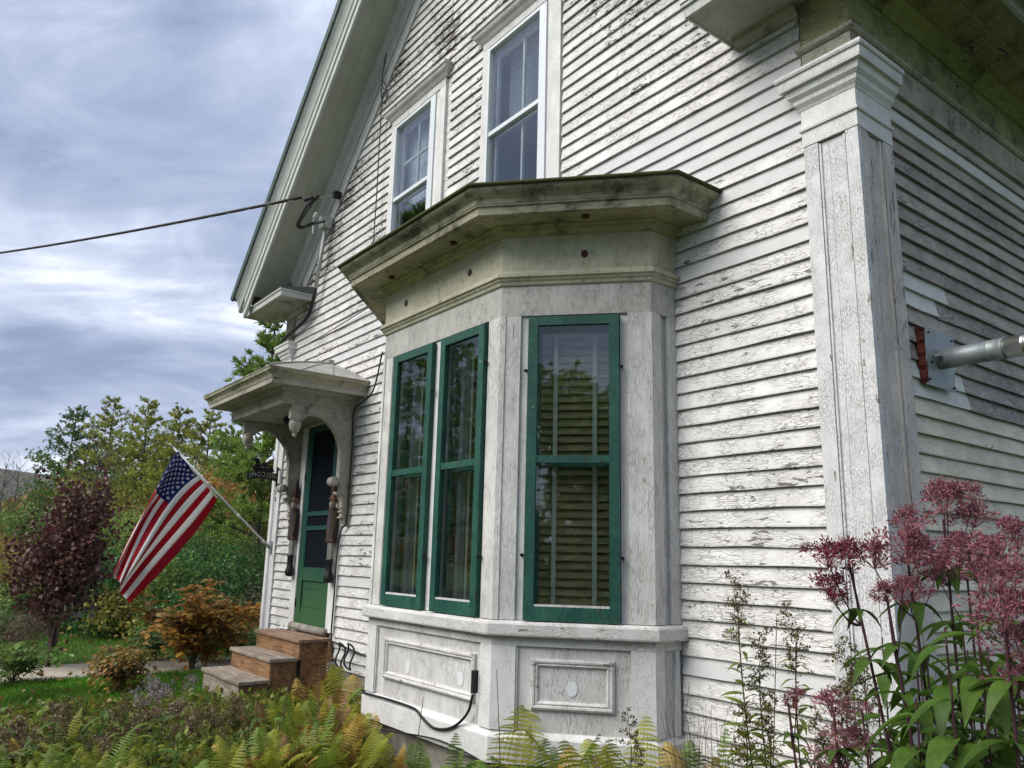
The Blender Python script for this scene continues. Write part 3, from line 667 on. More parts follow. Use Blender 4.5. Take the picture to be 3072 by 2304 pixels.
blind(FLC, .20, .76, 'amber slatted blind on the far cant of the bay', (.36, .60))
# ================================================================== DOOR
dc = hp('door_casing', 'white door casing between the clapboards and the green screen door')
MB().box(-7.285, -7.135, .004, YW+.03, .64, 2.96).build('side_casing', 'trim_clean', dc)
MB().box(-6.255, -6.052, .004, YW+.03, .64, 2.96).build('side_casing', 'trim_clean', dc)
MB().box(-7.1345, -6.2555, .012, YW+.03, 2.955, 2.974).build('head_casing', 'trim_clean', dc)
sdoor = hp('screen_door', 'green screen door with algae on its lower panel')
DX0, DX1, DY0, DY1 = -7.13, -6.26, .016, .05
def dbox(n, x0, x1, z0, z1, y0=DY0, y1=DY1, mt='door'): return MB().box(x0, x1, y0, y1, z0, z1).build(n, mt, sdoor)
dbox('stile', DX0, DX0+.125, .67, 2.95); dbox('stile', DX1-.105, DX1, .67, 2.95)
ix0, ix1 = DX0+.1252, DX1-.1052
for n, a, b in (('top_rail', 2.87, 2.949), ('cross_bar', 1.885, 1.918), ('cross_bar', 1.722, 1.752), ('lock_rail', 1.155, 1.285), ('bottom_rail', .671, .80)): dbox(n, ix0, ix1, a, b, DY0+.0015)
for n, a, b in (('screen', 1.918, 2.87), ('screen', 1.752, 1.885), ('screen', 1.285, 1.722)): dbox(n, ix0-.01, ix1+.01, a, b, .034, .037, 'screen')
for a, b in ((1.285, 1.722), (1.752, 1.885), (1.918, 2.87)):
    mb = MB(); mb.box(ix0, ix0+.02, DY0+.004, .0339, a, b).box(ix1-.02, ix1, DY0+.004, .0339, a, b).box(ix0+.0201, ix1-.0201, DY0+.004, .0339, a, a+.018); mb.build('screen_bead', 'door', sdoor)
dbox('panel', ix0-.005, ix1+.005, .80, 1.155, .036, .044)
dbox('panel_strip', ix0+.03, ix1-.03, 1.07, 1.078, .031, .0359); dbox('panel_strip', ix0, ix1, .862, .87, .026, .0359); dbox('panel_strip', ix0, ix1, .80, .858, .028, .0359)
for z in (.9, 2.35):
    MB().box(DX0-.012, DX0+.014, .006, .0155, z-.045, z+.045).build('hinge', 'dark_metal', sdoor)
mb = MB(); mb.lathe((DX1-.06, DY0, 1.735), [(.0, -.045), (.016, -.045), (.02, -.035), (.016, -.022), (.006, -.018), (.006, 0), (.018, .0), (.018, .002)], 10, 'y'); mb.build('door_knob', 'dark_metal', sdoor, True)
MB().box(-7.13, -6.26, .075, .10, .64, 2.96).build('inner_door', 'sash', house)
mb = MB(); mb.tube([(-7.12, -.02, .648), (-6.7, -.024, .643), (-6.2, -.02, .640)], .042, 10); mb.build('door_sill', 'concrete', house, True)
# ---- hood
hood = hp('door_hood', 'bracketed hipped hood with turned drops over the green door')
HX0, HX1, HY = -7.50, -5.869, -.818
HP = [(HX0, YW), (HX0, HY), (HX1, HY), (HX1, YW)]
MB().sweep(HP, [(-.09, 2.975), (0, 2.975), (.006, 2.99), (0, 2.995), (0, 3.105), (-.09, 3.105)]).build('hood_frieze', 'hood', hood)
MB().sweep(HP, [(-.05, 3.106), (.012, 3.106), (.02, 3.118), (.04, 3.128), (.05, 3.142), (.05, 3.148), (-.05, 3.148)]).build('bed_molding', 'hood', hood)
MB().sweep(HP, [(-.05, 3.149), (.20, 3.135), (.20, 3.155), (-.05, 3.16)]).build('hood_soffit', 'hood', hood)
MB().sweep(HP, [(.17, 3.156), (.19, 3.128), (.214, 3.128), (.216, 3.175), (.225, 3.18), (.225, 3.19), (.17, 3.19)]).build('hood_fascia', 'hood', hood)
MB().sweep(HP, [(.17, 3.191), (.228, 3.191), (.232, 3.21), (.25, 3.232), (.268, 3.245), (.272, 3.272), (.278, 3.276), (.278, 3.286), (.17, 3.292)]).build('hood_crown', 'crown', hood)
# hipped bell roof
ex0, ex1, ey = HX0-.27, HX1+.27, HY-.27; rx0, rx1, rz = -6.78, -6.60, 3.66
mb = MB(); rings = []
for t in np.linspace(0, 1, 7):
    w_ = t; zz_ = 3.288+(rz-3.288)*(t+.05*math.sin(math.pi*t))
    rings.append([(ex0+(rx0-ex0)*w_, YW, zz_), (ex0+(rx0-ex0)*w_, ey+(-.02-ey)*w_, zz_), (ex1+(rx1-ex1)*w_, ey+(-.02-ey)*w_, zz_), (ex1+(rx1-ex1)*w_, YW, zz_)])
mb.grid(rings).build('hood_roof', 'hood_roof', hood)
for a, b in (((ex1, ey), (rx1, -.02)), ((ex0, ey), (rx0, -.02))):
    pts = [(a[0]+(b[0]-a[0])*t, a[1]+(b[1]-a[1])*t, 3.294+(rz-3.288)*(t+.05*math.sin(math.pi*t))) for t in np.linspace(0, 1, 8)]
    MB().tube(pts, .011, 5).build('hip_seam', 'hood_roof', hood)
for s in (.3, .6):
    pts = [(ex1+(rx1-ex1)*t, (1-s)*(ey+(-.02-ey)*t)+s*YW, 3.292+(rz-3.288)*(t+.05*math.sin(math.pi*t))) for t in np.linspace(0, .96, 8)]
    MB().tube(pts, .006, 4).build('roof_seam', 'hood_roof', hood)
MB().box(-6.80, -6.56, -.05, YW, 3.655, 3.70).build('ridge_block', 'hood', hood)
MB().box(-7.41, -5.96, -.73, YW, 2.976, 2.99).build('hood_ceiling', 'hood', hood)
mb = MB(); mb.lathe((-6.68, -.42, 2.976), [(0, -.09), (.05, -.085), (.07, -.05), (.07, -.01), (.05, 0)], 12); mb.build('porch_light', 'dark_metal', hood, True)
def arc(cx, cz, rx, rz_, a0, a1, n=10): return [(cx+rx*math.cos(t), cz+rz_*math.sin(t)) for t in np.linspace(math.radians(a0), math.radians(a1), n)]
def bracket(x0, x1, label):
    b = hp('hood_bracket', label, hood)
    P = [(YW, 2.974), (-.72, 2.974), (-.72, 2.83), (-.60, 2.83), (-.585, 2.815)]
    P += [(-.57, 2.84), (-.535, 2.868)]+arc(-.475, 2.45, .345, .43, 100, 12, 11)+[(-.136, 2.42), (-.134, 2.33), (-.13, 2.30), (-.135, 2.22), (-.11, 2.15), (-.105, 2.11), (-.16, 2.105), (-.155, 2.08), (-.11, 2.06), (-.085, 2.01), (-.075, 1.95), (-.072, 1.86), (-.05, 1.80), (-.03, 1.77), (YW, 1.745)]
    # split into convex-ish strips along the curve so the cap faces stay clean
    MB().prism(P, x0, x1, lambda a, z, h: (h, a, z)).build('bracket_board', 'hood', b)
    xm = (x0+x1)/2
    mb = MB(); mb.lathe((xm, -.655, 2.83), [(.04, 0), (.058, -.008), (.06, -.022), (.05, -.028), (.062, -.034), (.064, -.06), (.058, -.10), (.04, -.135), (.018, -.15), (.014, -.155), (.024, -.165), (.026, -.172), (.012, -.19), (0, -.20)], 16); mb.build('turned_drop', 'hood', b, True)
    for sgn in (-1, 1):
        q = x1 if sgn > 0 else x0
        mb = MB(); mb.lathe((q, -.185, 2.213), [(.05, -.03*sgn), (.05, .012*sgn), (.044, .022*sgn), (.038, .016*sgn), (.032, .026*sgn), (.024, .036*sgn), (.016, .03*sgn), (.01, .04*sgn), (0, .042*sgn)], 16, 'x'); mb.build('rosette', 'hood', b, True)
        o_ = arc(-.475, 2.45, .372, .458, 100, 8, 12); i_ = arc(-.475, 2.45, .36, .446, 100, 8, 12)
        MB().prism(o_+i_[::-1], q, q+sgn*.006, lambda a, z, h: (h, a, z)).build('arch_bead', 'hood', b)
        MB().prism([(-.16, 2.86), (-.035, 2.86), (-.035, 2.56), (-.05, 2.56), (-.055, 2.70), (-.08, 2.80), (-.16, 2.845)], q, q+sgn*.004, lambda a, z, h: (h, a, z)).build('spandrel_panel', 'hood', b)
    for z in (1.94, 1.90, 1.84): MB().box(x0-.006, x1+.006, -.09, -.04, z-.008, z+.008).build('bracket_fillet', 'hood', b)
bracket(-5.945, -5.872, 'near scrolled bracket of the door hood'); bracket(-7.378, -7.305, 'far scrolled bracket of the door hood')
# ================================================================== STEPS
st = thing('wooden_steps', 'three weathered wooden steps below the green door', 'steps', (-6.6, 0, 0))
def stepunit(x0, x1, y0, y1, zt, zlow, tm, nb):
    w_ = (y1-y0)/nb
    for i in range(nb):
        j = random.uniform(-.004, .004)
        MB().box(x0+random.uniform(-.006, .006), x1+random.uniform(-.006, .006), y0+i*w_+.002, y0+(i+1)*w_-.002, zt-.038+j*.3, zt+j*.3).build('tread_board', tm, st)
    MB().box(x0+.03, x1-.035, y0+.022, y0+.055, zlow, zt-.04).build('riser_board', 'riser' if zt > .3 else 'tread', st)
    for xx in (x0+.03, x1-.07): MB().box(xx, xx+.036, y0+.056, y1-.001, zlow if zlow < .1 else .02, zt-.0405).build('side_board', 'stringer', st)
stepunit(-7.36, -6.06, -.36, .0, .593, .385, 'tread_top', 3)
stepunit(-7.25, -6.03, -.664, -.362, .42, .205, 'tread', 2)
stepunit(-7.13, -5.955, -.986, -.666, .239, -.03, 'tread', 2)
MB().box(-6.115, -6.03, -.04, .003, .0, .56).build('corner_post', 'stringer', st)
MB().box(-7.33, -7.26, -.04, .003, .0, .56).build('corner_post', 'stringer', st)
mb = MB(); mb.box(-6.02, -5.965, -.06, -.0, .28, .36); tag(mb.build('splice_box', 'grey'), 'small grey utility box on the wall beside the steps', 'box'); MT['grey']
for o in list(st.children):
    bv = o.modifiers.new('worn', 'BEVEL'); bv.width = .007; bv.segments = 2
# shells / pebbles on the top step
for i in range(6):
    mb = MB(); r = random.uniform(.018, .03); mb.lathe((-7.33+i*.045, -.06+random.uniform(-.02, .02), .596), [(0, 0), (r, .004), (r*.9, r*.6), (r*.4, r), (0, r*1.1)], 8)
    tag(mb.build('pebble', 'plug', None, True), 'pale pebble in the little row on the top step', 'pebble', 'pebbles on the top step')
# ================================================================== HANGING FIGURES
def figure(x, zt, zb, label):
    t = thing('hanging_figure', label, 'ornament', (x, 0.0, zb)); H = zt-zb; Y = -.045
    Z = lambda f: zb+H*f
    mats = FIG; x0_ = x
    hat = MB(); hat.add([(x-.045, Y-.02, Z(.80)), (x+.045, Y-.02, Z(.80)), (x+.045, Y+.03, Z(.80)), (x-.045, Y+.03, Z(.80)), (x-.055, Y-.025, Z(.87)), (x+.055, Y-.025, Z(.87)), (x+.055, Y+.03, Z(.87)), (x-.055, Y+.03, Z(.87)), (x+.012, Y, Z(1.0)), (x+.02, Y, Z(1.0)), (x+.02, Y+.012, Z(1.0)), (x+.012, Y+.012, Z(1.0))],
        [(0, 1, 5, 4), (1, 2, 6, 5), (2, 3, 7, 6), (3, 0, 4, 7), (4, 5, 9, 8), (5, 6, 10, 9), (6, 7, 11, 10), (7, 4, 8, 11), (8, 9, 10, 11), (3, 2, 1, 0)]); hat.build('pointed_hat', mats[0], t)
    mb = MB(); mb.lathe((x, Y, Z(.775)), [(0, -.055), (.03, -.05), (.044, -.02), (.044, .02), (.03, .045), (0, .05)], 10); mb.build('head', mats[1], t, True)
    mb = MB(); mb.lathe((x, Y-.012, Z(.715)), [(0, -.07), (.022, -.05), (.04, 0), (.04, .03), (.02, .05), (0, .055)], 10); mb.build('beard', mats[2], t, True)
    mb = MB(); mb.lathe((x, Y-.05, Z(.772)), [(0, -.014), (.012, -.006), (.012, .006), (0, .014)], 8); mb.build('nose', mats[1], t, True)
    n = 9; top = [(x-.085+.17*i/(n-1)) for i in range(n)]
    poly = [(x-.075, Z(.68)), (x-.045, Z(.70)), (x+.045, Z(.70)), (x+.075, Z(.68)), (x+.095, Z(.42))]+[(x+.09-.18*i/8, Z(.395 if i % 2 else .36)) for i in range(9)]+[(x-.095, Z(.42))]
    MB().prism(poly, Y-.035, Y+.03, lambda a, z, h: (a, h, z)).build('coat', mats[3], t)
    MB().prism([(x-.02, Z(.695)), (x+.02, Z(.695)), (x+.03, Z(.45)), (x-.03, Z(.45))], Y-.04, Y-.0355, lambda a, z, h: (a, h, z)).build('tunic', mats[4], t)
    for s in (-1, 1):
        MB().tube([(x+s*.075, Y, Z(.66)), (x+s*.1, Y-.01, Z(.52)), (x+s*.088, Y-.02, Z(.40))], .024, 7, .8).build('arm', mats[3], t)
        mb = MB(); mb.lathe((x+s*.088, Y-.02, Z(.385)), [(0, -.03), (.015, -.02), (.018, 0), (.01, .015), (0, .02)], 7); mb.build('hand', mats[1], t, True)
        MB().tube([(x+s*.034, Y, Z(.40)), (x+s*.036, Y, Z(.28)), (x+s*.032, Y, Z(.20))], .03, 7, .85).build('leg', mats[2], t)
        mb = MB(); mb.lathe((x+s*.033, Y-.004, Z(.20)), [(.034, .012), (.036, 0), (.028, -.02), (.027, -.10), (.032, -.13), (.044, -.165), (.046, -.20), (.03, -.232), (0, -.24)], 9); mb.build('boot', mats[5], t, True)
    for ch in t.children:      # slim the carved figure
        for v in ch.data.vertices: v.co.x *= .72
FIG = [plain('figure_hat', (.035, .015, .014), .8), plain('figure_skin', (.15, .08, .055), .7), plain('figure_wool', (.24, .225, .20), .9, 0, .2, 30), plain('figure_coat', (.05, .033, .025), .8, 0, .5, 30, (1, 1, .2)), plain('figure_tunic', (.045, .04, .07), .8), plain('figure_boot', (.010, .010, .013), .4)]
figure(-7.235, 2.33, 1.20, 'pointed-hat wooden figure with a white beard hanging left of the door')
figure(-6.148, 2.30, 1.165, 'bearded wooden figure in a dark coat hanging right of the door')
# ================================================================== FLAG
flag_t = thing('flag_on_pole', 'American flag drooping from an angled white pole at the far house corner', 'flag', (-8.03, 0, 1.53))
FXp = -8.05
tip = np.array([FXp, -1.315, 2.675]); root = np.array([-8.03, -.035, 1.535])
def cloth(name, col):
    s = NT(name); cc = s.coords((1, 1, 1), False)[0]; w = s.noise(cc, 160, 3, .6); k = s.mix(s.step(w, .3, .7), tuple(x*.88 for x in col), col)
    b1 = s.n('ShaderNodeBsdfPrincipled', {'Roughness': .7, 'Specular IOR Level': .2}); s.t.links.new(k, b1.inputs['Base Color']); s.t.links.new(s.bump(s.noise(s.n('ShaderNodeVectorMath', {0: cc, 1: (1, 1, .35)}, operation='MULTIPLY').outputs[0], 26, 5, .6), .7, .02), b1.inputs['Normal'])
    tr = s.n('ShaderNodeBsdfTranslucent'); s.t.links.new(k, tr.inputs[0]); mxs = s.n('ShaderNodeMixShader', {0: .48}); s.t.links.new(b1.outputs[0], mxs.inputs[1]); s.t.links.new(tr.outputs[0], mxs.inputs[2]); s.t.links.new(mxs.outputs[0], s.out.inputs[0]); return s.m
FM = [cloth('flag_red', (.50, .012, .032)), cloth('flag_white', (.85, .84, .83)), cloth('flag_blue', (.016, .026, .19)), plain('pole_white', (.62, .63, .66), .35, 0, .1, 20)]
MB().tube([root, tip], .0125, 10).build('pole', FM[3], flag_t, True)
mb = MB(); dv = (tip-root)/np.linalg.norm(tip-root)
mb.tube([tip, tip+dv*.015, tip+dv*.03, tip+dv*.05], .02, 8, .4); mb.build('pole_finial', 'steel', flag_t, True)
for s in (.30, .62): MB().tube([root+(tip-root)*s, root+(tip-root)*(s+.03)], .017, 8).build('pole_ring', FM[3], flag_t, True)
MB().box(-8.075, -7.985, -.012, .0, 1.46, 1.60).build('bracket_plate', 'galv', flag_t); MB().tube([root-dv*.03, root+dv*.11], .02, 10).build('bracket_socket', 'galv', flag_t, True)
def fpix(u, v, x=FXp): return at(u, v, 'x', x)
CT = {0: [(532, 1352), (592, 1428), (652, 1497)], .4: [(462, 1470), (503, 1513), (572, 1618)], 1: [(346, 1716), (356, 1758), (387, 1808)]}
def flag_surf(s, t):
    pts = []
    for ss in (0, .4, 1):
        a, b, c = CT[ss]; tm = 7/13
        # piecewise blend across the hoist direction
        l0 = (t-tm)*(t-1)/((0-tm)*(0-1)); l1 = (t-0)*(t-1)/((tm-0)*(tm-1)); l2 = (t-0)*(t-tm)/((1-0)*(1-tm))
        pts.append((a[0]*l0+b[0]*l1+c[0]*l2, a[1]*l0+b[1]*l1+c[1]*l2))
    m0 = (s-.4)*(s-1)/((-.4)*(-1)); m1 = s*(s-1)/(.4*(-.6)); m2 = s*(s-.4)/(.6)
    u = pts[0][0]*m0+pts[1][0]*m1+pts[2][0]*m2; v = pts[0][1]*m0+pts[1][1]*m1+pts[2][1]*m2
    p = fpix(u, v)
    amp = .012+.085*min(1, s*1.3)
    p = p+np.array([amp*(math.sin(2*math.pi*(1.7*t+.35*s)+.4)+.35*math.sin(2*math.pi*(4.1*t-.5*s)+1)), .012*s*math.sin(9*t+4*s), 0.006*math.sin(11*t+5*s)])
    return p
NS, NTT = 60, 52
P_ = [[flag_surf(i/NS, j/NTT) for j in range(NTT+1)] for i in range(NS+1)]
def flag_part(name, sel, mat, off=0):
    mb = MB(); idx = {}
    for i in range(NS):
        for j in range(NTT):
            if not sel(i, j): continue
            q = []
            for a, b in ((i, j), (i+1, j), (i+1, j+1), (i, j+1)):
                if (a, b) not in idx: idx[(a, b)] = len(mb.v); mb.v.append(tuple(P_[a][b]))
                q.append(idx[(a, b)])
            mb.f.append(tuple(q))
    o = mb.build(name, mat, flag_t, True)
    sm = o.modifiers.new('thick', 'SOLIDIFY'); sm.thickness = .0016; sm.offset = 0
CI, CJ = 24, 28
flag_part('canton', lambda i, j: i < CI and j < CJ, FM[2])
for k in range(13): flag_part('stripe', lambda i, j, k=k: j//4 == k and not (i < CI and j < CJ), FM[0] if k % 2 == 0 else FM[1])
def flag_at(s, t):
    return flag_surf(s, t)
stars = MB()
for r_ in range(9):
    for c_ in range(6 if r_ % 2 == 0 else 5):
        t0 = (r_+1)/10*7/13; s0 = (c_*2+(1 if r_ % 2 == 0 else 2))/12*.4
        for side in (-1, 1):
            vs = []
            for k in range(10):
                R_ = .033 if k % 2 == 0 else .0135; a = 2*math.pi*k/10
                s1 = s0+R_*math.cos(a)/1.52; t1 = t0+R_*math.sin(a)/.91
                p = flag_at(s1, t1)
                e1 = flag_at(s1+.004, t1)-p; e2 = flag_at(s1, t1+.004)-p; n = np.cross(e1, e2); n /= np.linalg.norm(n)
                vs.append(p+n*side*.003)
            p = flag_at(s0, t0); e1 = flag_at(s0+.004, t0)-p; e2 = flag_at(s0, t0+.004)-p; n = np.cross(e1, e2); n /= np.linalg.norm(n)
            vs.append(p+n*side*.0032)
            stars.add(vs, [(k, (k+1) % 10, 10) for k in range(10)])
stars.build('stars', FM[1], flag_t)
mb = MB(); mb.tube([flag_surf(-.01, t)+np.array([0, 0, .0]) for t in np.linspace(0, 1, 12)], .006, 5); mb.build('hoist_band', FM[1], flag_t)
# ================================================================== SIGN
SY = .05
sg = thing('welcome_sign', 'black metal loon sign reading WELCOME projecting from the far pilaster', 'sign', (-7.93, 0, 2.4)); SX = -7.93
def arcz(y): return .035*(1-((y+.22)/.2)**2)
band = [(y, 2.335+arcz(y)) for y in np.linspace(-.03, -.42, 12)]+[(y, 2.432+arcz(y)) for y in np.linspace(-.42, -.03, 12)]
MB().prism(band, SX-.004, SX+.004, lambda a, z, h: (h, a, z)).build('sign_band', 'dark_metal', sg)
k_ = .955
loon = [(-.12, 2.455), (-.16, 2.51), (-.20, 2.53), (-.27, 2.535), (-.32, 2.53), (-.335, 2.545), (-.325, 2.575), (-.33, 2.60), (-.355, 2.61), (-.385, 2.603), (-.405, 2.592), (-.445, 2.595), (-.41, 2.580), (-.385, 2.568), (-.375, 2.55), (-.38, 2.525), (-.405, 2.50), (-.41, 2.47), (-.38, 2.445), (-.2, 2.44)]
MB().prism([(a+.05, z+.012) for a, z in loon], SX-.0045, SX+.0045, lambda a, z, h: (h, a, z)).build('loon', 'dark_metal', sg)
MB().box(SX-.012, SX+.012, -.045, -.025, 2.28, 2.53).build('bracket_bar', 'dark_metal', sg); MB().box(SX-.01, SX+.01, -.025, .0, 2.49, 2.51).build('bracket_arm', 'dark_metal', sg); MB().box(SX-.01, SX+.01, -.025, .0, 2.30, 2.32).build('bracket_arm', 'dark_metal', sg)
def text_mesh(body, size, depth):
    cu = bpy.data.curves.new('lettering', 'FONT'); cu.body = body; cu.size = size; cu.extrude = depth; cu.align_x = 'CENTER'; cu.align_y = 'CENTER'; cu.space_character = 1.15
    o = bpy.data.objects.new('lettering', cu); COL.objects.link(o); dg = bpy.context.evaluated_depsgraph_get(); dg.update()
    me = bpy.data.meshes.new_from_object(o.evaluated_get(dg)); bpy.data.objects.remove(o); return me
LET = plain('pale_lettering', (.34, .38, .30), .7)
me = text_mesh('WELCOME', .085, .0055); me.materials.clear(); me.materials.append(LET)
o = link('lettering', me, sg)     # reads from the far side, so it is mirrored from here
for v in me.vertices:
    x, y, z = v.co; v.co = (z, -x*.82-.22, y+2.385-2.4+arcz(-x*.82-.22)); 
for y in (-.15, -.185, -.22, -.25): MB().box(SX-.0055, SX+.0055, y-.011, y+.005, 2.507, 2.519).build('feather_mark', LET, sg)
nb_ = thing('house_number', 'small vertical string of black numerals on the far pilaster', 'house number', (-7.985, 0, 2.2))
for i, ch in enumerate('115'):
    me = text_mesh(ch, .085, .004); me.materials.clear(); me.materials.append(MT['dark_metal']); o = link('numeral', me, nb_)
    for v in me.vertices: x, y, z = v.co; v.co = (x, -z-.008, y+.09-.085*i)
# ================================================================== WIRES AND PIPES
def wire(name, label, cat, pts, r, mat='black', n=6, parent=None):
    o = MB().tube(pts, r, n).build(name, mat, parent, True)
    return tag(o, label, cat) if parent is None else o
def spline(P, n=8):
    P = [np.array(p, float) for p in P]; Q = [2*P[0]-P[1]]+P+[2*P[-1]-P[-2]]; out = []
    for i in range(1, len(Q)-2):
        for t in np.linspace(0, 1, n, endpoint=False):
            a, b, c, d = Q[i-1:i+3]
            out.append(.5*((2*b)+(-a+c)*t+(2*a-5*b+4*c-d)*t*t+(-a+3*b-3*c+d)*t**3))
    out.append(P[-1]); return out
sv = thing('service_cable', 'twisted black power cable running from the rake out over the yard', 'cable', (-6.70, -.06, 5.85))
S_ = np.array([-6.72, -.075, 5.85]); Q_ = at(905, 592, 'y', -.75); E_ = atd(-700, 790, 26)
pts = [Q_+(E_-Q_)*t-np.array([0, 0, .42*4*t*(1-t)]) for t in np.linspace(0, 1, 40)]
MB().tube(pts, .019, 6).build('cable', 'black', sv, True)
tw = []
for i in range(400):
    t = i/399*.5; p = Q_+(E_-Q_)*t-np.array([0, 0, .42*4*t*(1-t)]); a = i*.55; tw.append(p+np.array([.3*math.sin(a), .3*math.cos(a)*.6, math.cos(a)])*.015)
MB().tube(tw, .008, 4).build('messenger_wire', 'galv', sv)
MB().tube(spline([Q_, (Q_+S_)/2+np.array([0, 0, -.02]), S_]), .006, 5).build('guy_wire', 'grey', sv)
MB().box(-6.75, -6.67, -.09, .0, 5.82, 5.89).build('anchor_hook', 'dark_metal', sv)
for k in (0, 1):
    o_ = np.array([0, 0, -.03*k])
    lp = spline([at(950-8*k, 590+5*k, 'y', -.55), at(925+10*k, 612, 'y', -.55), at(905+8*k, 645, 'y', -.5), at(891+6*k, 676-3*k, 'y', -.45), at(905+4*k, 684-4*k, 'y', -.40), at(940, 672-4*k, 'y', -.25), at(975, 664-2*k, 'y', -.14)])
    MB().tube(lp, .014, 6).build('drip_loop', 'black', sv, True)
MB().tube([at(915, 600, 'y', -.68), at(955, 590, 'y', -.5)], .024, 8).build('splice_sleeve', 'black', sv, True); MB().tube([at(950, 592, 'y', -.55), at(928, 612, 'y', -.55)], .026, 8).build('splice_sleeve', 'black', sv, True)
cdn = thing('conduit', 'grey service conduit with a weatherhead strapped beside the rake', 'conduit', (-7.0, -.05, 4.6))
MB().tube([(-6.935, -.065, 5.53), (-7.02, -.065, 5.1), (-7.10, -.065, 4.72)], .026, 8).build('pipe', 'grey', cdn, True)
MB().hexa([(-6.99, -.13, 5.47), (-6.86, -.13, 5.47), (-6.86, -.02, 5.47), (-6.99, -.02, 5.47), (-6.97, -.17, 5.60), (-6.87, -.17, 5.60), (-6.87, -.02, 5.62), (-6.97, -.02, 5.62)]).build('weatherhead', 'grey', cdn)
MB().tube(spline([(-7.10, -.065, 4.73), (-7.14, -.07, 4.60), (-7.22, -.06, 4.48), (-7.33, -.05, 4.40), (-7.6, -.05, 4.335), (-7.87, -.05, 4.30), (-8.15, -.05, 4.25)]), .022, 7).build('lower_cable', 'black', cdn, True)
MB().tube(spline([at(947, 640, 'y', -.2), at(940, 660, 'y', -.2), at(938, 700, 'y', -.2)]), .008, 5).build('insulator_wire', 'white_cable', cdn)
MB().tube([at(950, 640, 'y', -.2), at(942, 652, 'y', -.2)], .022, 7).build('insulator', 'white_cable', cdn, True)
wire('antenna_wire', 'thin dark wire hanging down the gable beside the left upper window', 'wire', spline([(-5.40, -.45, 8.45), (-5.56, -.06, 7.75), (-5.66, -.05, 6.93), (-5.52, -.05, 6.72), (-5.50, -.05, 6.62), (-5.62, -.05, 6.66), (-5.60, -.05, 5.5), (-5.60, -.05, 4.84), (-5.60, -.05, 4.2)]), .007)
wire('wire_loop', 'small coil of dark wire on the gable where the hanging wire is tied', 'wire', spline([(-5.66, -.06, 6.92), (-5.56, -.07, 6.84), (-5.46, -.07, 6.68), (-5.48, -.07, 6.54), (-5.58, -.07, 6.60), (-5.63, -.07, 6.8)]), .007)
wire('phone_wire', 'thin black wire slanting across the clapboards above the hood', 'wire', [(-7.2, -.02, 4.05), (-6.76, -.02, 4.071), (-5.743, -.02, 4.13), (-4.9, -.02, 4.18)], .006)
wire('coaxial_cable', 'thin dark cable running down the clapboards right of the door', 'cable', spline([(-5.28, -.02, 3.55), (-5.42, -.02, 3.18), (-5.62, -.03, 3.06), (-5.82, -.04, 2.99), (-5.845, -.02, 2.6), (-5.85, -.02, 2.1), (-5.86, -.02, 1.80), (-5.98, -.02, 1.70), (-6.03, -.02, 1.45), (-6.035, -.02, .9), (-6.03, -.02, .60), (-5.9, -.02, .56), (-5.2, -.02, .50)]), .009)
for i, (x, z) in enumerate(((-5.728, .458), (-5.53, .47))):
    pp = [(x+.075*math.cos(t)*1.0, -.05+.02*math.sin(3*t), z+.125*math.sin(t)) for t in np.linspace(0, 4*math.pi*1.0, 40)]
    wire('cable_coil', 'black coil of cable hanging low on the wall, '+('nearer the steps' if i == 0 else 'nearer the bay'), 'cable', pp, .009)
wire('bay_cable', 'black cable sagging along the bay base board to a small black splice', 'cable', spline([(-4.1, -.46, .46), (-3.70, -.80, .468), (-3.58, -.875, .467), (-3.2, -.875, .472), (-2.871, -.875, .467), (-2.75, -.88, .43), (-2.613, -.88, .392), (-2.45, -.88, .41), (-2.322, -.88, .465), (-2.22, -.88, .55), (-2.178, -.88, .65)]), .009)
o = MB().box(-2.188, -2.160, -.89, -.856, .66, .79).build('splice_block', 'black'); tag(o, 'black cable splice fixed upright on the right end of the bay front', 'cable splice')
wire('bay_wire', 'thin dark wire along the foot of the bay foundation', 'wire', spline([(-3.9, -.72, .16), (-3.2, -.88, .27), (-2.6, -.89, .33), (-2.25, -.885, .32), (-2.06, -.885, .30)]), .006)
wire('yellow_wire', 'loose wire end curling out at the foot of the near bay face', 'wire', spline([(-1.98, -.85, .46), (-1.86, -.80, .42), (-1.7, -.66, .40), (-1.5, -.48, .39)]), .006, 'white_cable')
vp = thing('vent_pipe', 'metal vent pipe through a galvanized plate on the side wall', 'vent pipe', (.02, .66, 2.59))
MB().hexa([(.012, .505, 2.43), (.012, .832, 2.43), (.006, .832, 2.43), (.006, .505, 2.43), (.030, .505, 2.748), (.030, .832, 2.748), (.024, .832, 2.748), (.024, .505, 2.748)]).build('wall_plate', 'galv', vp)
MB().tube([(.015, .665, 2.59), (.12, .665, 2.59), (.345, .665, 2.592)], .055, 22).build('pipe', 'galv', vp, True)
mb = MB(); mb.lathe((0, .665, 2.592), [(.0555, .27), (.058, .275), (.0555, .28), (.0555, .335), (.06, .34), (.06, .348), (.052, .35)], 22, 'x'); mb.build('pipe_collar', 'galv', vp, True)
mb = MB(); mb.lathe((0, .665, 2.592), [(.053, .35), (.056, .352), (.056, .43), (.062, .436), (.062, .45), (.057, .455), (.057, .52), (.063, .525), (.063, .54), (.05, .542)], 22, 'x'); mb.build('steel_section', 'steel', vp, True)
MB().box(.03, .06, .575, .60, 2.59, 2.605).build('pipe_clip', 'galv', vp)
for y, z in ((.53, 2.46), (.53, 2.72), (.81, 2.45), (.80, 2.72), (.56, 2.56)):
    mb = MB(); mb.lathe((.02+(z-2.45)*.045, y, z), [(.006, -.01), (.006, .004), (0, .006)], 6, 'x'); mb.build('screw', 'dark_metal', vp)
mb = MB(); fp = [(-.002, .50, 2.43)]
rings = []
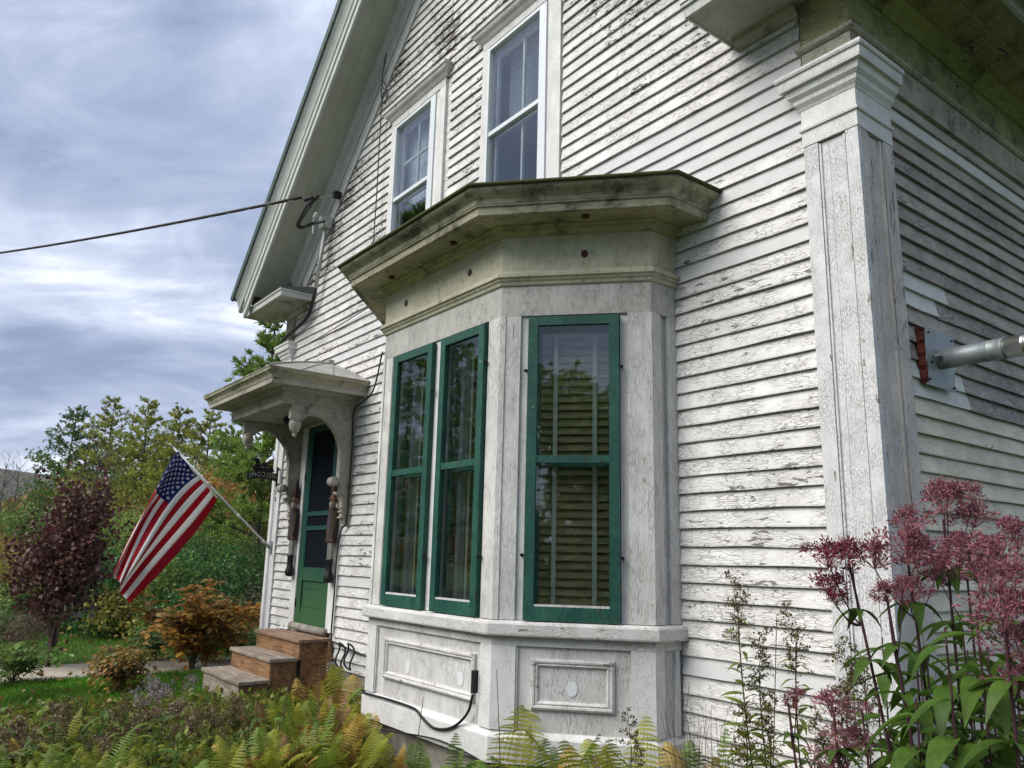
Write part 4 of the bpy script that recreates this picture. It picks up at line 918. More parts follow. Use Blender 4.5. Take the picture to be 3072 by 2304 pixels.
for i, z in enumerate(np.linspace(2.44, 2.745, 14)):
    w_ = .008+.014*(i/13)+.014*abs(math.sin(i*1.1)); rings.append([(-.014, .506, z), (-.014, .506-w_, z), (.012+.008*math.sin(i*2), .506-w_*.6, z), (.02, .509, z)])
mb.grid(rings); mb.build('foam_seal', 'foam', vp)
# ================================================================== GROUND
def ground_mat():
    s = NT('lawn_soil'); c, c2, st = s.coords((1, 1, 1), False)
    a = s.noise(c, 1.6, 6, .6); b = s.noise(c, 35, 5, .7)
    col = s.mix(s.step(b, .35, .65), (.028, .062, .012), (.085, .13, .025))
    col = s.mix(s.math('MULTIPLY', s.step(a, .52, .68), .75), col, (.10, .085, .045))
    s.bsdf(col, .95, s.bump(b, .8, .03)); return s.m
def gravel_mat(name, a, b):
    s = NT(name); c, c2, st = s.coords((1, 1, 1), False)
    v = s.n('ShaderNodeTexVoronoi', {'Vector': c, 'Scale': 38.0}); n = s.noise(c, 1.3, 5, .6)
    col = s.mix(s.step(n, .35, .65), a, b)
    col = s.mix(s.math('MULTIPLY', s.step(v.outputs['Distance'], .1, .8), .5), col, tuple(x*.5 for x in a))
    s.bsdf(col, .95, s.bump(v.outputs['Distance'], .6, .02)); return s.m
GRM = ground_mat()
def gz(x, y): # the yard falls away gently to the west
    return 0.0
mb = MB(); n = 40
g_ = MB().add([(-1000, -1000, -.02), (1000, -1000, -.02), (1000, 1000, -.02), (-1000, 1000, -.02)], [(0, 1, 2, 3)]).build('ground', GRM, None, kind='structure')
def strip(name, mat, left, right, z):
    n = len(left); vs = [(*p, z) for p in left]+[(*p, z) for p in right]
    return MB().add(vs, [(i, i+1, n+i+1, n+i) for i in range(n-1)]).build(name, mat, None, kind='structure')
GV = gravel_mat('driveway_gravel', (.36, .32, .25), (.50, .45, .37))
ys = np.linspace(-16, 14, 40)
strip('driveway', GV, [(-9.75+.06*y+.14*math.sin(y*1.3)+.05*math.sin(4*y), y) for y in ys], [(-8.45+.05*y+.12*math.sin(y*1.7+1)+.05*math.sin(5*y), y) for y in ys], -.008)
ys = np.linspace(-16, .1, 24)
strip('track', GV, [(-19.3+.06*y+.2*math.sin(y*.9), y) for y in ys], [(-16.3+.05*y+.2*math.sin(y*1.1+1), y) for y in ys], -.008)
RD = gravel_mat('road_asphalt', (.06, .06, .06), (.09, .09, .088))
MB().add([(-400, -12.5, -.012), (400, -12.5, -.012), (400, -18.5, -.012), (-400, -18.5, -.012)], [(3, 2, 1, 0)]).build('road', RD, None, kind='structure')
SOIL = gravel_mat('bed_soil', (.035, .026, .016), (.07, .052, .032))
strip('garden_bed', SOIL, [(-6.0, -3.9), (-5.6, -1.8), (-5.1, -1.2), (-4.9, .0)], [(3.2, -3.9), (3.2, -1.8), (3.2, -1.2), (3.2, -.0)], -.004)
strip('side_bed', SOIL, [(-.3, .02), (-.3, 6)], [(2.2, .02), (2.2, 6)], -.003)
# stepping stones by the steps
ST = plain('flat_stone', (.30, .28, .25), .9, 0, .3, 12, bump=.6)
for i, (u, v) in enumerate(((565, 2235), (470, 2180), (600, 2150), (690, 2165))):
    p = at(u, v, 'z', .03); r = .13+.05*(i % 2); k = 9
    poly = [(p[0]+r*(1+.25*math.sin(2.3*j+i))*math.cos(2*math.pi*j/k), p[1]+r*.8*(1+.2*math.cos(3.1*j+i))*math.sin(2*math.pi*j/k)) for j in range(k)]
    o = MB().prism(poly, -.01, .035, flat).build('stepping_stone', ST)
    tag(o, ['flat grey stone nearest the camera in the path below the steps', 'flat grey stone half buried left of the path', 'flat stone farther along the path below the steps', 'flat stone against the lowest wooden step'][i], 'stone', 'stones at the foot of the steps')
# hill
hz = bpy.data.materials.new('thin_air'); hz.use_nodes = True; hz.node_tree.nodes.clear()
hv_ = hz.node_tree.nodes.new('ShaderNodeVolumePrincipled'); hv_.inputs['Density'].default_value = .00018; hv_.inputs['Color'].default_value = (.80, .87, 1.0, 1); hv_.inputs['Anisotropy'].default_value = .2
ho = hz.node_tree.nodes.new('ShaderNodeOutputMaterial'); hz.node_tree.links.new(hv_.outputs[0], ho.inputs['Volume'])
MT['air'] = hz
tag(MB().box(-1040, 1040, -1040, 1040, -4.0, 130).build('haze', 'air', None, kind='stuff'), 'thin blue haze over the valley', 'haze')
hv = []; hf = []; NX = 60
for i in range(NX+1):
    a = math.radians(60+95*i/NX)   # heading from north, counter-clockwise
    for j, d in enumerate((260, 420, 640, 900)):
        h = (0, .3, .75, 1.0)[j]*(92+12*math.sin(a*3.1+.4)+9*math.sin(a*7.3)+4*math.sin(a*17)-60*max(0, (math.radians(78)-a)))
        hv.append((-math.sin(a)*d, math.cos(a)*d, -2+h))
for i in range(NX):
    for j in range(3): k = i*4+j; hf.append((k, k+4, k+5, k+1))
def hill_mat():
    s = NT('wooded_hillside'); c, c2, st = s.coords((1, 1, 1), False)
    v = s.n('ShaderNodeTexVoronoi', {'Vector': c, 'Scale': .16}); n = s.noise(c, .03, 5, .6)
    rp = s.n('ShaderNodeValToRGB', {0: v.outputs['Color']}); e = rp.color_ramp.elements
    e[0].color = (.035, .045, .03, 1); e[1].color = (.13, .085, .045, 1); q = e.new(.5); q.color = (.075, .07, .04, 1)
    col = s.mix(s.math('MULTIPLY', s.step(n, .4, .65), .6), rp.outputs[0], (.03, .05, .035))
    s.bsdf(col, 1.0, s.bump(v.outputs['Distance'], 1, 4)); return s.m
MB().add(hv, hf).build('hill', hill_mat(), None, kind='structure')
# ================================================================== FOLIAGE TOOLS
KITE = np.array([(0, 0, 0), (-.34, .45, .07), (0, 1, -.04), (.34, .45, .07)]); KF = np.array([(0, 1, 2, 3)])
NARROW = np.array([(0, 0, 0), (-.13, .4, .03), (0, 1, -.05), (.13, .4, .03)])
LEAF6 = np.array([(0, 0, 0), (-.26, .25, .05), (-.30, .55, .06), (0, 1, -.08), (.30, .55, .06), (.26, .25, .05), (0, .5, -.02)])
LF6 = np.array([(0, 1, 2, 6), (6, 2, 3, 3), (0, 6, 4, 5), (6, 3, 4, 4)])
def unit(v): return v/np.maximum(np.linalg.norm(v, axis=-1, keepdims=True), 1e-9)
def leaves(P, D, size, tpl=KITE, F=KF, roll=None, rng=RNG):
    """P (n,3) bases, D (n,3) directions, size (n,)"""
    n = len(P); D = unit(np.asarray(D, float)); R_ = unit(rng.normal(size=(n, 3)))
    X = unit(np.cross(D, R_)) if roll is None else unit(np.cross(D, np.tile(np.array([0, 0, 1.0]), (n, 1)))+1e-6+rng.normal(size=(n, 3))*roll)
    Zv = np.cross(X, D)
    V = P[:, None, :]+size[:, None, None]*(tpl[None, :, 0:1]*X[:, None]+tpl[None, :, 1:2]*D[:, None]+tpl[None, :, 2:3]*Zv[:, None])
    k = len(tpl); FF_ = (F[None]+(np.arange(n)*k)[:, None, None]).reshape(-1, F.shape[1])
    return V.reshape(-1, 3), FF_
def join(parts):
    V = []; F = []; n = 0
    for v, f in parts: V.append(v); F.append(f+n); n += len(v)
    return np.concatenate(V), np.concatenate(F)
def np_tube(pts, r0, r1, n=5):
    pts = np.asarray(pts, float); V = []; F = []
    d = np.gradient(pts, axis=0); d = unit(d)
    a = np.cross(d, np.array([.31, .17, .93])); a = unit(a); b = np.cross(d, a)
    for i in range(len(pts)):
        r = r0+(r1-r0)*i/max(1, len(pts)-1)
        for k in range(n):
            t = 2*math.pi*k/n; V.append(pts[i]+(a[i]*math.cos(t)+b[i]*math.sin(t))*r)
    for i in range(len(pts)-1):
        for k in range(n): F.append((i*n+k, i*n+(k+1) % n, (i+1)*n+(k+1) % n, (i+1)*n+k))
    return np.array(V), np.array(F)
LM = {}
def L(name, cols, **k):
    if name not in LM: LM[name] = leaf_mat(name, cols, **k)
    return LM[name]
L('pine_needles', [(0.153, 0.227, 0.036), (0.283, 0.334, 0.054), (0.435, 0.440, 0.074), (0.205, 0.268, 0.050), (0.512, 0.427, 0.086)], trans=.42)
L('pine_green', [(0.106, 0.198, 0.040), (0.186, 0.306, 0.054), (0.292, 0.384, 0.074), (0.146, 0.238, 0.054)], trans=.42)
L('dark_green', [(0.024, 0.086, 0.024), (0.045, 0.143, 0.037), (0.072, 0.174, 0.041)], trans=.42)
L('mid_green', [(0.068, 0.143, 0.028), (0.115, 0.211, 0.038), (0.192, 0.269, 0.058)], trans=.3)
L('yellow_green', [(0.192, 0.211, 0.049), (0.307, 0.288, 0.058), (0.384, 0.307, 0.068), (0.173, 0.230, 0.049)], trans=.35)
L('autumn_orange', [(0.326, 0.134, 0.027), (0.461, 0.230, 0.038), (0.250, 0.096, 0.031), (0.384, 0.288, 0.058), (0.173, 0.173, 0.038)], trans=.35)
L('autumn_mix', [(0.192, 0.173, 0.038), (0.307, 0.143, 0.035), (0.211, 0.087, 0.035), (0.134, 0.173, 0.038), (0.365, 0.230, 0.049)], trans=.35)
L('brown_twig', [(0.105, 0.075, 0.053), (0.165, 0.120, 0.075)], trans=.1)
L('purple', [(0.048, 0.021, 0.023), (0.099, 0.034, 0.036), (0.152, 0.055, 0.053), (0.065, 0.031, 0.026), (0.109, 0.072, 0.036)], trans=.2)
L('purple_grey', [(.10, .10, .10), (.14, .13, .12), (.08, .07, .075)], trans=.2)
BARK = plain('bark', (.075, .058, .045), .95, 0, .4, 12, (1, 1, .3), bump=.8)
BARK2 = plain('twig_bark', (.10, .075, .055), .9, 0, .35, 18)
def limb(p0, d, L_, sag, n=6, wob=.05):
    d = np.asarray(d, float); t = np.linspace(0, 1, n)[:, None]
    p = np.asarray(p0)+d*L_*t+np.array([0, 0, sag])*L_*t**2
    return p+RNG.normal(size=p.shape)*wob*L_*t*.5
def put(name, V, F, mat, parent, smooth=False, **k): return link(name, np_mesh(name, V, F, mat, smooth), parent, **k)
def pine(loc, H, R0, mat, label, group, dens=1.0, low=.12, tuft=.19):
    t = thing('pine_tree', label, 'tree', loc, group)
    lean = RNG.normal(size=2)*.01*H
    ax = np.array([(lean[0]*z, lean[1]*z, z*H) for z in np.linspace(0, 1, 9)])
    put('trunk', *np_tube(ax, .012*H+.04, .01, 7), BARK, t)
    lb = []; P = []; D = []; S = []
    nw = int(15+H*1.0)
    for w in range(nw):
        f = low+(1-low)*(w+RNG.uniform(-.3, .3))/nw; f = min(.985, f); z = f*H; c = np.array([lean[0]*f, lean[1]*f, z])
        prof = (1-f)**.75*(1-.25*math.exp(-((f-low)/.1)**2))
        for b in range(RNG.integers(6, 10)):
            if RNG.random() < .13: continue
            a = RNG.uniform(0, 2*math.pi); Lb = R0*prof*RNG.uniform(.6, 1.3)+.16*R0*.5
            d = np.array([math.cos(a), math.sin(a), RNG.uniform(.05, .35)+.45*f])
            q = limb(c, d, Lb, -.12+.25*RNG.random(), 6, .06); lb.append(np_tube(q, .012+.006*Lb, .006, 4))
            k = max(5, int(Lb*12*dens))
            for i in range(k):
                s = RNG.uniform(.28, 1.0); pt = q[0]+(q[-1]-q[0])*s+RNG.normal(size=3)*np.array([.09, .09, .05])*Lb
                m_ = RNG.integers(7, 11)
                dd = unit(d*.7+RNG.normal(size=(m_, 3))*.55+np.array([0, 0, .45]))
                P.append(np.tile(pt, (m_, 1))); D.append(dd); S.append(RNG.uniform(.6, 1.15, m_)*tuft)
    if lb: put('branch', *join(lb), BARK, t)
    P = np.concatenate(P); D = np.concatenate(D); S = np.concatenate(S)
    put('crown', *leaves(P, D, S, NARROW), mat, t); return t
def broad(loc, H, R0, mat, label, group=None, n=5000, leaf=.11, trunk=.3, name='tree', cat='tree', lob=9, flatten=.9, twig=True, hole=.0):
    t = thing(name, label, cat, loc, group)
    base = np.array([0, 0, 0.0]); top = np.array([RNG.normal()*.05*H, RNG.normal()*.05*H, H*.7])
    ax = np.array([base+(top-base)*z+np.array([math.sin(3*z), math.cos(2*z)-1, 0])*.02*H for z in np.linspace(0, 1, 7)])
    put('trunk', *np_tube(ax, .014*H+.012, .008, 6), BARK, t)
    lb = []; P = []; D = []; S = []
    cen = []
    for i in range(lob):
        a = RNG.uniform(0, 2*math.pi); zf = RNG.uniform(trunk, 1.0); rr = R0*math.sqrt(max(.05, 1-((zf-.55)/.55)**2))*RNG.uniform(.3, .85)
        c = np.array([math.cos(a)*rr, math.sin(a)*rr, zf*H*.92]); cen.append(c)
        st_ = ax[min(6, int(max(.1, zf-.3)*6))]; q = np.linspace(st_, c, 6)+RNG.normal(size=(6, 3))*.02*H*np.linspace(0, 1, 6)[:, None]
        lb.append(np_tube(q, .006*H+.004, .004, 4))
        k = n//lob; r = R0*RNG.uniform(.32, .55)
        u = unit(RNG.normal(size=(k, 3))); rad = r*RNG.uniform(.2, 1.0, k)**.6*(1+.25*np.sin(7*u[:, 0]+3*u[:, 1]+i))
        pt = c+u*rad[:, None]*np.array([1.15, 1.15, flatten])
        if hole: pt = pt[RNG.random(k) > hole]; u = u[:len(pt)]
        P.append(pt); D.append(u*.6+RNG.normal(size=pt.shape)*.7+np.array([0, 0, -.15])); S.append(RNG.uniform(.6, 1.3, len(pt))*leaf)
        for j in range(5):
            e = c+unit(RNG.normal(size=3)+np.array([0, 0, .4]))*r*1.05; lb.append(np_tube(np.linspace(c, e, 4)+RNG.normal(size=(4, 3))*.03*r, .004+.001*H, .002, 3))
    put('branch', *join(lb), BARK2 if H < 4 else BARK, t)
    put('crown', *leaves(np.concatenate(P), np.concatenate(D), np.concatenate(S)), mat, t); return t
def bare(loc, H, label, group=None, n=60, mat=None):
    t = thing('bare_tree', label, 'tree', loc, group); lb = []
    ax = np.array([(0.02*H*math.sin(4*z), 0, z*H*.9) for z in np.linspace(0, 1, 7)]); put('trunk', *np_tube(ax, .01*H+.015, .006, 5), BARK, t)
    for i in range(n):
        f = RNG.uniform(.15, .98); a = RNG.uniform(0, 6.28); d = np.array([math.cos(a), math.sin(a), RNG.uniform(.7, 1.6)])
        q = limb(ax[0]+(ax[-1]-ax[0])*f, unit(d), H*(.45-.3*f)*RNG.uniform(.5, 1), .12, 5, .08); lb.append(np_tube(q, .003*H*.5+.006, .003, 3))
        for j in range(3):
            e = q[RNG.integers(1, 5)]; lb.append(np_tube(limb(e, unit(d+RNG.normal(size=3)*.6), H*.11, .1, 4, .1), .006, .003, 3))
    put('branch', *join(lb), BARK, t); return t
# ================================================================== BACKGROUND TREES
def gp(u, d): # ground point under column u at depth d
    p = CAM+FWD*d+RGT*((u-1536)/F_PX*d); return (p[0], p[1], -.05)
def hgt(v, d, u=600): return float(atd(u, v, d)[2])
PN = [  # (u, top v, depth, radius, material, label)
 (235, 1220, 50, 3.0, 'mid_green', 'leafy green pine at the left end of the row beyond the yard'),
 (350, 1192, 47, 2.5, 'pine_needles', 'tall narrow golden-green pine left of the flag tip'),
 (465, 1195, 46, 2.7, 'pine_needles', 'dense rusty-topped pine above the flag tip'),
 (565, 1222, 45, 2.5, 'pine_needles', 'broad golden pine between the flag and the hood'),
 (645, 1232, 43, 2.3, 'pine_needles', 'pointed olive pine next to the hood'),
 (715, 1290, 40, 2.4, 'pine_green', 'pine half hidden by the door hood'),
 (290, 1330, 52, 2.6, 'pine_green', 'shorter green pine behind the two tallest pines'),
 (420, 1300, 55, 2.8, 'pine_green', 'green pine filling the gap behind the row'),
 (520, 1310, 54, 2.6, 'pine_needles', 'golden pine filling the gap behind the row'),
 (790, 1330, 38, 2.6, 'pine_green', 'pine behind the far corner of the house')]
for u, v, d, r, mt, lab in PN: pine(gp(u, d), hgt(v, d, u), r*1.05, LM[mt], lab, 'pines beyond the yard', dens=1.25, low=.05)
p = at(835, 1130, 'y', 5.0)
pine(gp(812, 20), 7.6, 1.7, LM['pine_green'], 'nearer pine whose branches show above the door hood', 'pines beyond the yard', dens=1.2)
BG = [ # u, top v, depth, R, mat, n, leaf, kind, label
 (15, 1590, 62, 3.5, 'yellow_green', 5000, .24, 'tree', 'yellowing tree at the left edge below the hill'),
 (120, 1560, 60, 3.0, 'yellow_green', 4500, .22, 'tree', 'olive-yellow tree behind the purple bush'),
 (200, 1530, 44, 2.6, 'mid_green', 4500, .20, 'tree', 'green shrubby tree under the leftmost pine'),
 (40, 1640, 34, 2.2, 'autumn_mix', 4200, .14, 'shrub', 'mixed autumn thicket at the left edge'),
 (140, 1690, 30, 2.0, 'yellow_green', 4200, .13, 'shrub', 'yellow-green thicket left of the purple bush'),
 (60, 1740, 25, 1.5, 'autumn_mix', 3500, .10, 'shrub', 'brownish thicket above the far gravel track'),
 (330, 1480, 38, 2.4, 'brown_twig', 1000, .15, 'tree', 'thin brownish tree behind the purple bush'),
 (420, 1560, 30, 2.2, 'mid_green', 4500, .15, 'tree', 'green tree behind the flag'),
 (500, 1560, 27, 2.0, 'pine_green', 4500, .14, 'tree', 'deep green tree right behind the flag'),
 (600, 1450, 31, 2.2, 'autumn_mix', 5200, .15, 'tree', 'rust and green tree right of the flag pole'),
 (690, 1400, 28, 2.0, 'autumn_mix', 5600, .14, 'tree', 'autumn tree behind the loon sign'),
 (770, 1420, 24, 1.9, 'autumn_orange', 5200, .13, 'tree', 'orange tree against the far pilaster'),
 (560, 1640, 21, 1.7, 'dark_green', 5600, .10, 'shrub', 'dark evergreen bush behind the tip of the flag'),
 (660, 1600, 20, 1.6, 'mid_green', 5400, .10, 'shrub', 'green bush left of the flag bracket'),
 (740, 1640, 18, 1.4, 'dark_green', 5200, .09, 'shrub', 'dark evergreen bush beside the house corner'),
 (460, 1700, 22, 1.6, 'dark_green', 4800, .10, 'shrub', 'dark bush under the flag'),
 (360, 1700, 24, 1.5, 'autumn_orange', 3600, .10, 'shrub', 'orange bush between the purple bush and the flag'),
 (250, 1720, 26, 1.6, 'autumn_mix', 3600, .11, 'shrub', 'russet thicket behind the purple bush'),
 (790, 1560, 20, 1.3, 'yellow_green', 3800, .09, 'shrub', 'yellowing bush touching the far pilaster'),
 (100, 1655, 42, 2.4, 'autumn_mix', 4000, .17, 'tree', 'small rusty tree among the left thickets')]
for u, v, d, r, mt, n, lf, kd, lab in BG:
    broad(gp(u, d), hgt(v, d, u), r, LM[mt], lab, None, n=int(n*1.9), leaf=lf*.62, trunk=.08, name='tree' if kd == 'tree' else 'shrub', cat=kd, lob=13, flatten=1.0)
for i, (u, v, d) in enumerate(((60, 1360, 56), (100, 1350, 58), (20, 1420, 60))):
    bare(gp(u, d), hgt(v, d, u), ['bare tree standing against the hill', 'tallest bare tree against the hill', 'bare sapling at the left edge below the hill'][i], 'bare trees at the left', 50)
bare(gp(330, 40), hgt(1330, 40), 'bare branchy tree tangled in the pines', None, 70)
# a far belt of woods closes the view
V = []; D = []; S = []
for i in range(9000):
    a = math.radians(RNG.uniform(48, 130)); d = RNG.uniform(85, 130); h = RNG.uniform(0, 1)**.7*(5.5+2.5*math.sin(a*23)+1.5*math.sin(a*51))
    V.append((-math.sin(a)*d, math.cos(a)*d, h)); D.append(RNG.normal(size=3)+np.array([0, 0, .5])); S.append(RNG.uniform(.7, 1.6))
o = put('far_woods', *leaves(np.array(V), np.array(D), np.array(S)), LM['autumn_mix'], None, kind='stuff'); tag(o, 'far belt of autumn woods beyond the yard', 'woods')
# trees across the road, behind the camera: they show in the window panes
for i, (x, y, H, R0) in enumerate(((-21, -16.5, 13, 4.0), (-11.5, -23, 13, 3.8), (-31, -19, 14, 4.0), (-25, -11.2, 15.5, 3.8))):
    pine((x, y, 0), H, R0, LM['pine_green'], ['tall pine across the road', 'pine across the road facing the bay', 'broad pine far left across the road', 'pine by the lane mouth at the street'][i], 'trees across the road', dens=.35, tuft=.34)
for i, (x, y, H, R0) in enumerate(((3.5, -24, 8.0, 3.2), (8, -21, 7.2, 3.0), (11.5, -20, 8.4, 3.0), (16, -21, 7.5, 3.2))):
    broad((x, y, 0), H, R0, LM['mid_green'], ['leafy tree across the road, facing the house corner', 'roundest leafy tree across the road', 'tallest leafy tree across the road', 'leafy tree farthest right across the road'][i], 'leafy trees across the road', n=7000, leaf=.30, trunk=.1, lob=14)
# ================================================================== YARD SHRUBS
# smoke bush: bare lower stems, dark purple dome
def smokebush():
    b = np.array(gp(265, 10.7)); t = thing('smoke_bush', 'dark purple smoke bush left of the flag', 'shrub', b, scale=.95); d0 = float((b-CAM)@FWD); k = d0/F_PX
    lb = []; P = []; D = []; S = []
    for i in range(26):
        a = RNG.uniform(0, 6.28); r = RNG.uniform(.05, .62); h = RNG.uniform(1.7, 2.72)-.6*r
        e = np.array([math.cos(a)*r-.02, math.sin(a)*r+.1, h]); q = np.array([e*s**1.7+np.array([0, 0, (s-s**1.7)*h]) for s in np.linspace(0, 1, 8)])+RNG.normal(size=(8, 3))*.02
        lb.append(np_tube(q, .022 if i < 4 else .011, .004, 5))
        for j in range(34):
            s = RNG.uniform(.58, 1.04); c = q[0]+(q[-1]-q[0])*s; i_ = int(s*7); c = q[min(i_, 7)]
            c = c+RNG.normal(size=3)*np.array([.19, .19, .17])
            m_ = 9; P.append(c+RNG.normal(size=(m_, 3))*.06); D.append(RNG.normal(size=(m_, 3))+np.array([0, 0, .1])); S.append(RNG.uniform(.035, .075, m_))
    put('stem', *join(lb), BARK, t); put('foliage', *leaves(np.concatenate(P), np.concatenate(D), np.concatenate(S), LEAF6*np.array([1.35, 1, 1]), LF6), LM['purple'], t)
    # a few bigger greyish leaves on the low right branch
    P2 = np.array([.28, .12, .88])+RNG.normal(size=(26, 3))*np.array([.16, .16, .14]); put('low_leaves', *leaves(P2, RNG.normal(size=(26, 3)), RNG.uniform(.08, .12, 26), LEAF6*np.array([1.35, 1, 1]), LF6), LM['purple_grey'], t)
    # wispy seed plumes
    P3 = RNG.normal(size=(2600, 3))*np.array([.16, .16, .12])+np.array([[-.45, -.3, .45]])+RNG.integers(0, 2, (2600, 1))*np.array([[.30, .1, .15]])
    put('plume', *leaves(P3, RNG.normal(size=P3.shape)+np.array([0, 0, .5]), RNG.uniform(.03, .08, 2600), NARROW*np.array([.5, 1, 1])), L('plume_beige', [(.16, .12, .085), (.22, .17, .12)], trans=.3), t)
    return t
smokebush()
def cane_shrub(loc, H, R0, mat, label, ncane=22, nl=26, leaf=.075, name='shrub', group=None, dr=.35):
    t = thing(name, label, 'shrub', loc, group); lb = []; P = []; D = []; S = []
    for i in range(ncane):
        a = RNG.uniform(0, 6.28); r = R0*RNG.uniform(.25, 1.0); h = H*RNG.uniform(.6, 1.05)*(1-.25*(r/R0))
        q = np.array([(math.cos(a)*r*s**1.4, math.sin(a)*r*s**1.4, h*(s-.18*s**3)*1.2) for s in np.linspace(0, 1, 8)])+RNG.normal(size=(8, 3))*.012
        lb.append(np_tube(q, .009, .003, 4))
        for j in range(nl):
            s = RNG.uniform(.35, 1.0); c = q[min(7, int(s*7.5))]
            dd = unit(RNG.normal(size=3)*np.array([1, 1, .35])); m_ = 7
            base = c+dd*np.linspace(.02, .20, m_)[:, None]+np.array([0, 0, -1])*(np.linspace(0, 1, m_)**2)[:, None]*.05
            sd_ = np.cross(dd, [0, 0, 1.0]); sg_ = np.where(np.arange(m_) % 2 == 0, 1, -1)[:, None]
            P.append(base); D.append(dd*.55+sd_*sg_*.9+RNG.normal(size=(m_, 3))*.18-np.array([0, 0, dr])); S.append(RNG.uniform(.7, 1.2, m_)*leaf)
    put('cane', *join(lb), BARK2, t); put('foliage', *leaves(np.concatenate(P), np.concatenate(D), np.concatenate(S), LEAF6, LF6, roll=.25), mat, t); return t
b = at(575, 2005, 'z', 0)
cane_shrub(b, 1.2, 1.05, L('shrub_gold', [(0.391, 0.196, 0.034), (0.299, 0.115, 0.029), (0.460, 0.276, 0.052), (0.230, 0.103, 0.034), (0.276, 0.230, 0.046)], trans=.4), 'orange and gold shrub left of the wooden steps', 24, 20, .10, dr=.05)
b = at(360, 2075, 'z', 0); cane_shrub((b[0], b[1], 0), .62, .55, LM['autumn_mix'], 'low rusty shrub spreading under the purple bush', 14, 14, .06)
b = at(740, 1930, 'z', 0); cane_shrub((-11.2, .9, 0), 1.05, .5, L('dried_flower', [(.16, .12, .08), (.20, .15, .09), (.10, .09, .05)], trans=.2), 'pale dried shrub against the house corner', 14, 14, .05)
b = at(35, 2050, 'z', 0); cane_shrub((b[0], b[1], 0), .55, .5, LM['mid_green'], 'low leafy bush at the left edge by the driveway', 10, 9, .075)
b = at(60, 1960, 'z', 0); cane_shrub((b[0]-2, b[1], 0), .6, .6, LM['mid_green'], 'low green bush at the left edge of the driveway', 12, 14, .07)
for i, (u, v, H) in enumerate(((720, 1985, .55), (640, 1990, .6), (480, 1985, .45))):
    b = at(u, v, 'z', 0); cane_shrub((b[0]-.3, b[1], 0), H, .35, LM['mid_green'], ['green weeds beside the steps along the driveway', 'green stems under the orange shrub', 'green tuft on the driveway edge'][i], 10, 10, .06)
rows = ((300, 15.5, 'mid_green', .75), (380, 14.6, 'dark_green', .95), (450, 15.2, 'mid_green', .8), (510, 14.2, 'yellow_green', .7), (575, 14.8, 'dark_green', 1.0), (640, 14.0, 'mid_green', .9), (700, 13.4, 'dark_green', 1.0), (230, 16.0, 'yellow_green', .6), (160, 15.0, 'mid_green', .5))
nm_ = ['green bush below the left side of the flag', 'dark bush below the tip of the flag', 'green bush just right of the flag tip', 'yellow-green bush above the orange shrub', 'darkest bush behind the orange shrub', 'green bush right of the orange shrub top', 'dark bush tucked against the far house corner', 'low yellow-green bush right of the purple bush', 'low green bush behind the purple bush stem']
for (u, dd, mt, H), lab in zip(rows, nm_):
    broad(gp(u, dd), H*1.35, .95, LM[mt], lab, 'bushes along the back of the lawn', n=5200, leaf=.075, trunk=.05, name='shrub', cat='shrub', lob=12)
# ================================================================== LAWN
n = 42000
x = RNG.uniform(-8.6, -4.9, n); y = RNG.uniform(-3.6, -.3, n)
x2 = RNG.uniform(-14.5, -10.0, 26000); y2 = RNG.uniform(-5.0, 2.2, 26000)
x = np.concatenate([x, x2]); y = np.concatenate([y, y2])
Pg = np.stack([x, y, np.full(len(x), -.02)], 1); Dg = RNG.normal(size=(len(x), 3))*.35+np.array([0, 0, 1.0])
o = put('lawn_grass', *leaves(Pg, Dg, RNG.uniform(.04, .085, len(x)), NARROW*np.array([.45, 1, 1])), L('grass', [(.055, .17, .012), (.085, .23, .016), (.12, .25, .025)], trans=.4), None, kind='stuff'); tag(o, 'short green lawn grass along the driveway', 'grass')
x = RNG.uniform(-24, -19.6, 9000); y = RNG.uniform(-8, 3, 9000)
o = put('verge_grass', *leaves(np.stack([x, y, np.zeros(9000)], 1), RNG.normal(size=(9000, 3))*.4+np.array([0, 0, 1.0]), RNG.uniform(.1, .3, 9000), NARROW*np.array([.4, 1, 1])), L('verge', [(.09, .11, .02), (.13, .14, .03), (.07, .10, .02)]), None, kind='stuff'); tag(o, 'rough grass verge beyond the far gravel track', 'grass')
def zone(u):
    return ('in the lower left corner of the front bed' if u < 200 else 'in the front bed below the lawn' if u < 450 else 'in the front bed below the wooden steps' if u < 760 else 'in the bed between the steps and the bay')
